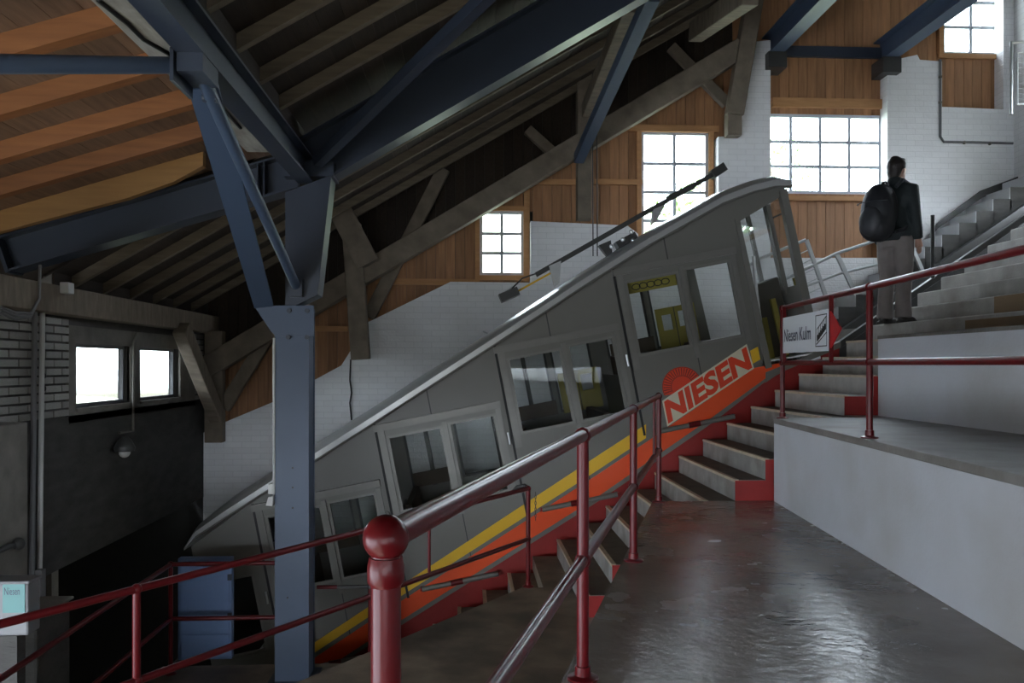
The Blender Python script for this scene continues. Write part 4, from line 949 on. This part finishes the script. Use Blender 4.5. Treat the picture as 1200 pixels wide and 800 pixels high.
# ends
MB().prism([[(VC0+0.05, 0), (VC1-0.05, 0), (VC1-0.05, 1), (VC0+0.05, 1)]], lambda p, t: (C(224, 642)[0]+(C(262, 812)[0]-C(224, 642)[0])*(1-p[1])+t, p[0], C(262, 812)[1]+(C(224, 642)[1]-C(262, 812)[1])*p[1]), 0.0, 0.04).build('end_wall', M_CAR, car)
pA, pB = C(921, 222), C(962, 412)
def fe(y, t_): return (pA[0]+(pB[0]-pA[0])*t_, y, pA[1]+(pB[1]-pA[1])*t_)
MB().prism([[(VC0+0.06, 0.58), (VC1-0.06, 0.58), (VC1-0.06, 1.0), (VC0+0.06, 1.0)]], lambda p, t: tuple(Vector(fe(p[0], p[1]))+Vector((t, 0, 0))), -0.05, -0.01).build('end_wall', M_CAR, car)
MB().prism([[(VC0+0.06, 0.03), (VC1-0.06, 0.03), (VC1-0.06, 0.58), (VC0+0.06, 0.58)]], lambda p, t: tuple(Vector(fe(p[0], p[1]))+Vector((t, 0, 0))), -0.035, -0.03).build('windscreen', M_CGLASS, car)
for yy in (VC0+0.7, VC0+1.35):
    MB().beam(fe(yy, 0.02), fe(yy, 0.6), 0.05, 0.05).build('windscreen_bar', M_CAR, car)

# ------------------------------------------------------------------ far side handrails, wall fittings
hr = thing('metal_handrail', 'bright galvanised handrail on the far side of the track', 'railing', at(985, 345, v=11.5))
vf = 11.5
def G(px, py): return at(px, py, v=vf)
def gt(pts, r, nm): MB().tube([G(*p) for p in pts], r, 10).build(nm, M_SILVER, hr, smooth=True)
gt([(860, 322), (890, 303), (944, 281)], 0.022, 'top_rail')
gt([(918, 328), (980, 297), (1062, 270)], 0.024, 'top_rail')
gt([(905, 350), (985, 320), (1062, 302)], 0.02, 'mid_rail')
gt([(900, 335), (940, 318)], 0.018, 'mid_rail')
MB().beam(G(945, 281), G(968, 348), 0.04, 0.05).build('post', M_SILVER, hr); MB().beam(G(980, 297), G(1003, 345), 0.04, 0.06).build('post', M_SILVER, hr)
MB().beam(G(1068, 288), G(1082, 320), 0.04, 0.05).build('post', M_SILVER, hr)
for k in range(5): gt([(949+k*3.6, 292+k*11), (934+k*3.6, 299+k*11)], 0.008, 'bar')
lp = MB().prism_z([[tuple(at(905, 372, z=0.5)[:2]), tuple(at(1010, 362, z=0.5)[:2]), (5.2, 11.6), (3.2, 11.6)]], 0.44, 0.5) if False else None
fw_ = MB().prism_y([uz([(1085, 286), (1098, 268), (1150, 232), (1200, 212), (1200, 204), (1150, 223), (1098, 262)], VB-0.08)], VB-0.1, VB-0.05).build('wall_handrail', M_DARKM); tag(fw_, 'dark handrail climbing along the white wall above the far steps', 'railing')
rod = MB().tube([at(1093, 326, v=VFAR-0.05), at(1093, 252, v=VFAR-0.05)], 0.022, 10).build('marker_rod', M_DARKM, None, smooth=True); tag(rod, 'thin dark upright rod right of the standing person', 'post')
fd = at(955, 365, v=11.3)
pf = MB().prism_y([[(fd.x-0.8, 0.42), (fd.x+1.2, 0.55), (fd.x+1.2, 0.1), (fd.x-0.8, 0.1)]], 11.0, 11.55).build('far_platform_slab', M_STEP); tag(pf, 'pale slab of the far landing beside the galvanised handrail', 'platform')
pp_ = thing('wall_conduit', 'thin grey conduit bent along the white wall at the upper right', 'conduit', at(1103, 165, v=VB-0.02))
MB().tube([at(1102, 70, v=VB-0.02), at(1102, 160, v=VB-0.02), at(1106, 166, v=VB-0.02), at(1187, 168, v=VB-0.02)], 0.018, 8).build('pipe', M_BOXG, pp_, smooth=True)
for (a, b) in ((1102, 90), (1102, 120), (1130, 167), (1160, 168)): MB().sphere(at(a, b, v=VB-0.02), 0.028, seg=8, rings=6).build('clip', M_CONC, pp_)
gr = thing('mesh_guardrail', 'pale metal mesh guard rail panel at the right edge', 'railing', at(1195, 130, v=10.8))
vg = 10.8
def GG(px, py): return at(px, py, v=vg)
MB().tube([GG(1185, 134), GG(1185, 50), GG(1290, 44)], 0.022, 10).build('frame', M_SILVER, gr, smooth=True)
MB().tube([GG(1192, 122), GG(1192, 62), GG(1290, 57), GG(1290, 116), GG(1192, 122)], 0.014, 8).build('panel_frame', M_SILVER, gr, smooth=True)
mb_ = MB()
for k in range(1, 16): mb_.tube([GG(1192+k*6, 62), GG(1192+k*6, 120)], 0.004, 4)
for k in range(1, 10): mb_.tube([GG(1192, 62+k*6), GG(1290, 57+k*6)], 0.004, 4)
mb_.build('mesh_infill', M_SILVER, gr)
# ------------------------------------------------------------------ left side fittings
us = UL+0.03
pi_ = thing('wall_pipes', 'pair of thin vertical pipes on the brick wall at the left', 'pipe', at(44, 690, u=us))
for a in (41, 50): MB().tube([at(a, 352, u=us), at(a-4, 690, u=us+0.22)], 0.022, 8).build('pipe', M_LAMP if a == 50 else M_BOXG, pi_, smooth=True)
for b in (380, 440, 455): MB().sphere(at(50 if b != 380 else 41, b, u=us), 0.032, seg=8, rings=6).build('clip', M_DARKM, pi_)
cbn = thing('cable_loop', 'loose grey cables looping under the timber beam at the left', 'cable', at(30, 365, u=UL+0.2))
for k in range(3):
    MB().tube([at(0, 360+k*3, u=UL+0.2), at(18, 366+k*4, u=UL+0.2), at(36, 367+k*2, u=UL+0.2), at(46, 350, u=UL+0.2), at(47, 310, u=UL+0.2)], 0.013, 6).build('cable', M_BOXG, cbn, smooth=True)
jb = MB().box(UL+0.16, UL+0.24, at(75, 340, u=UL+0.2).y, at(82, 340, u=UL+0.2).y, at(78, 344, u=UL+0.2).z, at(78, 331, u=UL+0.2).z).build('junction_box', M_LAMP, None, bevel=0.008); tag(jb, 'small white junction box on the timber wall beam', 'box')
lm = thing('wall_lamp', 'small dark hanging lamp on a bent pipe below the brick windows', 'lamp', at(146, 525, u=UL+0.1))
MB().tube([at(161, 390, u=UL+0.06), at(157, 400, u=UL+0.06), at(156, 505, u=UL+0.06), at(140, 507, u=UL+0.12)], 0.014, 8).build('pipe', M_CONC, lm, smooth=True)
q = at(146, 522, u=UL+0.12)
MB().lathe(q, [(0.10, -0.06), (0.11, -0.02), (0.07, 0.06), (0.03, 0.10)], 14).build('shade', M_DARKM, lm, smooth=True)
MB().sphere(q+Vector((0, 0, -0.07)), 0.06, seg=12, rings=8).build('bulb_glass', M_LAMP, lm, smooth=True)
fl_ = thing('floodlight', 'small off-white floodlight clamped to the left of the blue column', 'lamp', at(317, 580, v=VCOL-0.02))
def bx(x0, y0, x1, y1, v0, v1, m, nm, par, **k):
    a = at(x0, y1, v=v0); b = at(x1, y0, v=v0); return MB().box(a.x, b.x, v0, v1, a.z, b.z).build(nm, m, par, **k)
bx(314, 567, 322, 579, VCOL-0.02, VCOL+0.08, M_LAMP, 'box', fl_, bevel=0.006)
MB().prism_y([uz([(313, 591), (316, 581), (322, 580), (321, 592)], VCOL)], VCOL-0.06, VCOL+0.06).build('lamp_head', M_LAMP, fl_, bevel=0.006)
MB().beam(at(318, 579, v=VCOL), at(318, 582, v=VCOL), 0.02, 0.02).build('bracket', M_DARKM, fl_)
# ticket machine / console at the left edge
ua = UL+0.55
cz0, cz1 = at(10, 800, v=5.4).z, at(18, 682, v=5.4).z
bxx0, bxx1 = at(-60, 700, v=5.35).x, at(33, 700, v=5.35).x
cs_ = thing('control_cabinet', 'pale grey cabinet with turquoise panel at the left edge', 'cabinet', ((bxx0+bxx1)/2, 5.5, -3))
MB().box(bxx0, bxx1, 5.35, 5.50, at(10, 745, v=5.35).z, cz1).build('housing', M_BOXG, cs_, bevel=0.012)
MB().box(bxx0, bxx1+0.01, 5.34, 5.51, cz1, cz1+0.02).build('lid', M_BOXG, cs_, bevel=0.008)
pnl = bx(3, 683, 29, 718, 5.345, 5.35, M_TURQ, 'display_panel', cs_); pnl['label'] = 'turquoise panel with dark lettering'
tv, tf = text_mesh('Niesen')
a = at(5, 697, v=5.344); b = at(23, 688, v=5.344)
MB().add([(a.x+(b.x-a.x)*x, 5.344, a.z+(b.z-a.z)*y) for x, y in tv], tf).build('lettering', M_INK, pnl)
bx(-60, 745, 20, 900, 5.38, 5.48, M_DARKC, 'plinth', cs_)
a = at(60, 740, v=6.3); x_ = thing('console', 'dark grey console box below the pale cabinet', 'cabinet', (a.x-0.3, 6.4, -3))
MB().box(a.x-0.55, a.x, 6.1, 6.6, -4.5, at(50, 725, v=6.1).z).build('body', M_DARKC, x_, bevel=0.02)
MB().box(a.x-0.57, a.x+0.02, 6.08, 6.62, at(50, 725, v=6.1).z, at(50, 721, v=6.1).z).build('top', M_CONC, x_, bevel=0.01)
ws_ = bx(41, 668, 49, 726, 6.6, 6.66, M_BOXG, 'cable_trunking', None); tag(ws_, 'pale cable trunking below the wall pipes', 'trunking')
br_ = thing('pipe_bracket', 'dark pipe with valve crossing the concrete pillar', 'pipe', at(20, 640, u=UL+0.25))
MB().tube([at(-8, 648, u=UL+0.26), at(10, 640, u=UL+0.26), at(26, 637, u=UL+0.26)], 0.025, 8).build('pipe', M_DARKM, br_, smooth=True)
MB().sphere(at(22, 637, u=UL+0.28), 0.05, seg=10, rings=8).build('valve', M_DARKM, br_, smooth=True)

# ------------------------------------------------------------------ person on the steps
def blob(mb, name, material, parent, voxel=0.014, smooth=6):
    o = bpy.data.objects.new(name, mb.mesh(name, material)); COL.objects.link(o)
    rm = o.modifiers.new('r', 'REMESH'); rm.mode = 'VOXEL'; rm.voxel_size = voxel
    sm = o.modifiers.new('s', 'SMOOTH'); sm.factor = 0.5; sm.iterations = smooth
    dg = bpy.context.evaluated_depsgraph_get(); dg.update()
    me = bpy.data.meshes.new_from_object(o.evaluated_get(dg)); o.modifiers.clear(); o.data = me
    me.materials.clear(); me.materials.append(material)
    for p in me.polygons: p.use_smooth = True
    o.parent = parent
    return o
feet = at(1049, 378.5, z=nz(9)); 
per = thing('person', 'person in dark jacket and taupe trousers standing on the steps looking up right', 'person', (feet.x, feet.y, nz(9)))
HEAD = math.radians(28); per.rotation_euler = (0, 0, HEAD)
V = Vector
def limb(mb, pts, rs, n=12): mb.tube([V(p) for p in pts], rs, n)
# local axes: x forward, y left, z up; height about 1.76 m
b = MB()
limb(b, [(0.0, 0, 0.92), (0.0, 0, 1.10), (0.01, 0, 1.30), (0.0, 0, 1.44)], [0.13, 0.12, 0.14, 0.11])
limb(b, [(0.0, 0, 1.42), (0.015, 0, 1.52), (0.03, 0, 1.60)], [0.065, 0.056, 0.056])
b.sphere((0.045, 0, 1.655), 0.1, sc=(0.98, 0.78, 1.18)); b.sphere((0.075, 0, 1.615), 0.07, sc=(1, 0.85, 1.0))
b.sphere((0.152, 0, 1.642), 0.02, sc=(1.1, 0.7, 1.4)); b.sphere((0.135, 0, 1.572), 0.03, sc=(0.8, 1, 0.8)); b.sphere((0.138, 0, 1.60), 0.018, sc=(0.8, 1.6, 0.5))
for s in (-1, 1):
    b.sphere((0.03, s*0.083, 1.645), 0.03, sc=(0.8, 0.4, 1.2)); b.sphere((0.125, s*0.034, 1.668), 0.018)
    limb(b, [(0, s*0.19, 1.43), (-0.02, s*0.235, 1.15), (0.06, s*0.225, 0.90), (0.075, s*0.222, 0.86)], [0.05, 0.045, 0.032, 0.028])
    limb(b, [(0.07, s*0.222, 0.88), (0.088, s*0.220, 0.80)], [0.034, 0.040])
    for j, (dx, l) in enumerate(((-0.030, 0.065), (-0.010, 0.080), (0.012, 0.078), (0.033, 0.060))):
        limb(b, [(0.085+dx, s*0.222, 0.81), (0.092+dx, s*0.220, 0.81-l*0.55), (0.105+dx, s*0.208, 0.81-l)], [0.011, 0.0105, 0.009], 8)
    limb(b, [(0.105, s*0.205, 0.85), (0.130, s*0.190, 0.81), (0.135, s*0.182, 0.785)], [0.013, 0.0115, 0.010], 8)
    limb(b, [(0, s*0.09, 0.93), (0.0, s*0.095, 0.5), (-0.02, s*0.10, 0.08)], [0.085, 0.055, 0.04])
body = blob(b, 'body', M_SKIN, per, 0.010, 3)
j = MB()
limb(j, [(-0.01, 0, 0.86), (0, 0, 0.95), (0.0, 0, 1.15), (0.01, 0, 1.33), (0.0, 0, 1.44), (0.0, 0, 1.50)], [0.165, 0.168, 0.165, 0.18, 0.145, 0.085], 16)
for s in (-1, 1):
    j.sphere((0.0, s*0.10, 1.33), 0.14, sc=(0.95, 1, 1.1)); j.sphere((0.0, s*0.10, 0.98), 0.13, sc=(1, 0.8, 1.0))
    limb(j, [(0.0, s*0.10, 1.44), (0, s*0.19, 1.42), (-0.02, s*0.238, 1.16), (0.035, s*0.232, 0.98), (0.062, s*0.226, 0.885)], [0.07, 0.078, 0.064, 0.056, 0.05])
limb(j, [(0.005, 0, 1.46), (0.012, 0, 1.565)], [0.10, 0.080])
blob(j, 'jacket', M_JACKET, per, 0.014, 6)
t = MB()
limb(t, [(0, 0, 0.80), (0, 0, 0.98)], [0.15, 0.16], 16)
for s in (-1, 1):
    limb(t, [(0, s*0.085, 0.92), (0.005, s*0.095, 0.70), (0.012, s*0.10, 0.50), (-0.015, s*0.105, 0.28), (-0.02, s*0.108, 0.05)], [0.118, 0.105, 0.085, 0.080, 0.088])
blob(t, 'trousers', M_TROUS, per, 0.014, 5)
for s in (-1, 1):
    h = MB(); h.sphere((0.05, s*0.115, 0.035), 0.05, sc=(2.6, 0.95, 0.8)); h.sphere((-0.03, s*0.112, 0.055), 0.055, sc=(1.2, 0.9, 1.0)); h.box(-0.09, 0.17, s*0.115-0.045, s*0.115+0.045, 0.0, 0.022)
    blob(h, 'shoe', M_SHOE, per, 0.010, 2)
h = MB()
h.sphere((0.022, 0, 1.69), 0.108, sc=(1.0, 0.86, 1.0)); h.sphere((-0.020, 0, 1.635), 0.08, sc=(0.78, 0.95, 1.15)); h.sphere((0.02, -0.04, 1.70), 0.07); h.sphere((0.03, 0.04, 1.70), 0.07); h.sphere((0.075, 0, 1.755), 0.06, sc=(1.2, 1.15, 0.6)); h.sphere((0.0, 0, 1.78), 0.04, sc=(1.3, 1.2, .6))
blob(h, 'hair', M_HAIR, per, 0.012, 2)
# backpack
bp_ = thing('backpack', 'bulging black backpack worn by the person on the steps', 'backpack', (feet.x, feet.y, nz(9)))
bp_.rotation_euler = (0, 0, HEAD)
k = MB()
k.sphere((-0.29, 0, 1.16), 0.2, sc=(0.78, 0.95, 1.55)); k.sphere((-0.31, 0, 1.02), 0.19, sc=(0.9, 0.98, 0.9)); k.sphere((-0.22, 0, 1.20), 0.19, sc=(0.5, 0.95, 1.45))
blob(k, 'main_bag', M_PACK, bp_, 0.016, 4)
k = MB(); k.sphere((-0.42, 0, 1.06), 0.15, sc=(0.5, 0.9, 1.1)); blob(k, 'front_pocket', M_PACKG, bp_, 0.014, 3)
for s in (-1, 1):
    MB().tube([V((-0.13, s*0.10, 1.44)), V((-0.04, s*0.115, 1.52)), V((0.09, s*0.125, 1.47)), V((0.16, s*0.13, 1.32)), V((0.11, s*0.165, 1.12)), V((-0.10, s*0.17, 0.98)), V((-0.2, s*0.14, 0.95))], 0.022, 8).build('strap', M_PACKG, None, smooth=True).parent = bp_
MB().tube([V((-0.16, -0.03, 1.46)), V((-0.19, -0.02, 1.50)), V((-0.19, 0.02, 1.50)), V((-0.16, 0.03, 1.46))], 0.010, 6).build('grab_loop', M_PACKG, None, smooth=True).parent = bp_
MB().tube([V((-0.33+0.10*math.cos(a)-0.05, 0.175*math.sin(a), 1.26+0.0*a)) for a in [math.pi/2+i*math.pi/10 for i in range(11)]], 0.006, 5).build('zip', M_PACKG, None, smooth=True).parent = bp_

# ------------------------------------------------------------------ outdoors beyond the windows
gv, gf = [], []
NX, NY = 40, 24
for j_ in range(NY+1):
    for i_ in range(NX+1):
        x = -60+i_*4.0; y = 17+j_*3.0
        hgt = -5+max(0, (y-17))*(0.31 if x > -2 else 0.31-0.28*min(1, (-2-x)/6))+0.02*(x)*(1 if x > -5 else 0.6)+1.2*math.sin(x*0.21)*math.cos(y*0.13)
        gv.append((x, y, hgt))
for j_ in range(NY):
    for i_ in range(NX):
        a = j_*(NX+1)+i_; gf.append((a, a+1, a+NX+2, a+NX+1))
hl = MB().add(gv, gf).build('hillside', M_HILL, None, smooth=True); struct(hl, 'green hillside paled for haze beyond the windows')
gd = MB().add([(-80, -60, -7), (-9.3, -60, -7), (-9.3, 17, -7), (-80, 17, -7), (-80, -60, -7.2), (-9.3, -60, -7.2), (-9.3, 17, -7.2), (-80, 17, -7.2)], [(0, 1, 2, 3), (7, 6, 5, 4), (0, 4, 5, 1), (1, 5, 6, 2), (2, 6, 7, 3), (3, 7, 4, 0)]).build('bounce_ground', M_BOUNCE); struct(gd)  # unseen outdoor ground, greyed so its bounce light carries no green
trees = [(6.4, 23, 0.5, 4.6, 'round-crowned tree seen through the wide window behind the person'), (10.0, 27, 2.5, 5.0, 'leafy tree at the right of the wide window'), (3.2, 22, 0.0, 4.2, 'leafy tree glimpsed in the lower panes of the tall window'), (-1.2, 24, -0.5, 3.4, 'low tree seen through the small six-pane window')]
for (x, y, zg, hgt, lb) in trees:
    tr = thing('tree', lb, 'tree', (x, y, zg), group='trees beyond the back windows')
    MB().tube([(x, y, zg-2), (x+0.1, y, zg+hgt*0.5), (x, y, zg+hgt*0.85)], [0.16, 0.11, 0.05], 8).build('trunk', M_BARK, tr, smooth=True)
    lf = MB()
    for i_ in range(1400):
        th = random.uniform(0, 6.283); ph = math.acos(random.uniform(-1, 1)); rr = random.uniform(0.45, 1.0)**0.6
        c = V((x+hgt*0.34*rr*math.sin(ph)*math.cos(th), y+hgt*0.34*rr*math.sin(ph)*math.sin(th), zg+hgt*0.66+hgt*0.36*rr*math.cos(ph)))
        a_ = V((random.gauss(0, 1), random.gauss(0, 1), random.gauss(0, 1))).normalized(); b_ = a_.orthogonal().normalized(); s_ = random.uniform(0.06, 0.13)
        lf.add([c-a_*s_, c+b_*s_*0.6, c+a_*s_, c-b_*s_*0.6], [(0, 1, 2, 3)])
    o = lf.build('foliage', M_LEAF, tr); o['kind'] = 'stuff'

# loose cables
x_ = MB().tube([at(115, 0, z=gz+0.025), at(150, 28, z=gz+0.02), at(168, 46, z=gz+0.025), at(196, 62, z=gz+0.02), at(236, 100, z=gz+0.02), at(282, 150, z=gz+0.02)], 0.012, 6).build('loose_cable', M_RUBBER, None, smooth=True); tag(x_, 'dark cable running under the pale overhead timber beam', 'cable')
x_ = MB().tube([at(411, 421, v=VB-0.015), at(410, 445, v=VB-0.015), at(412, 460, v=VB-0.015), at(410, 472, v=VB-0.015), at(412, 492, v=VB-0.015)], 0.012, 6).build('loose_cable', M_RUBBER, None, smooth=True); tag(x_, 'short dark cable hanging on the white wall below the timber post', 'cable')
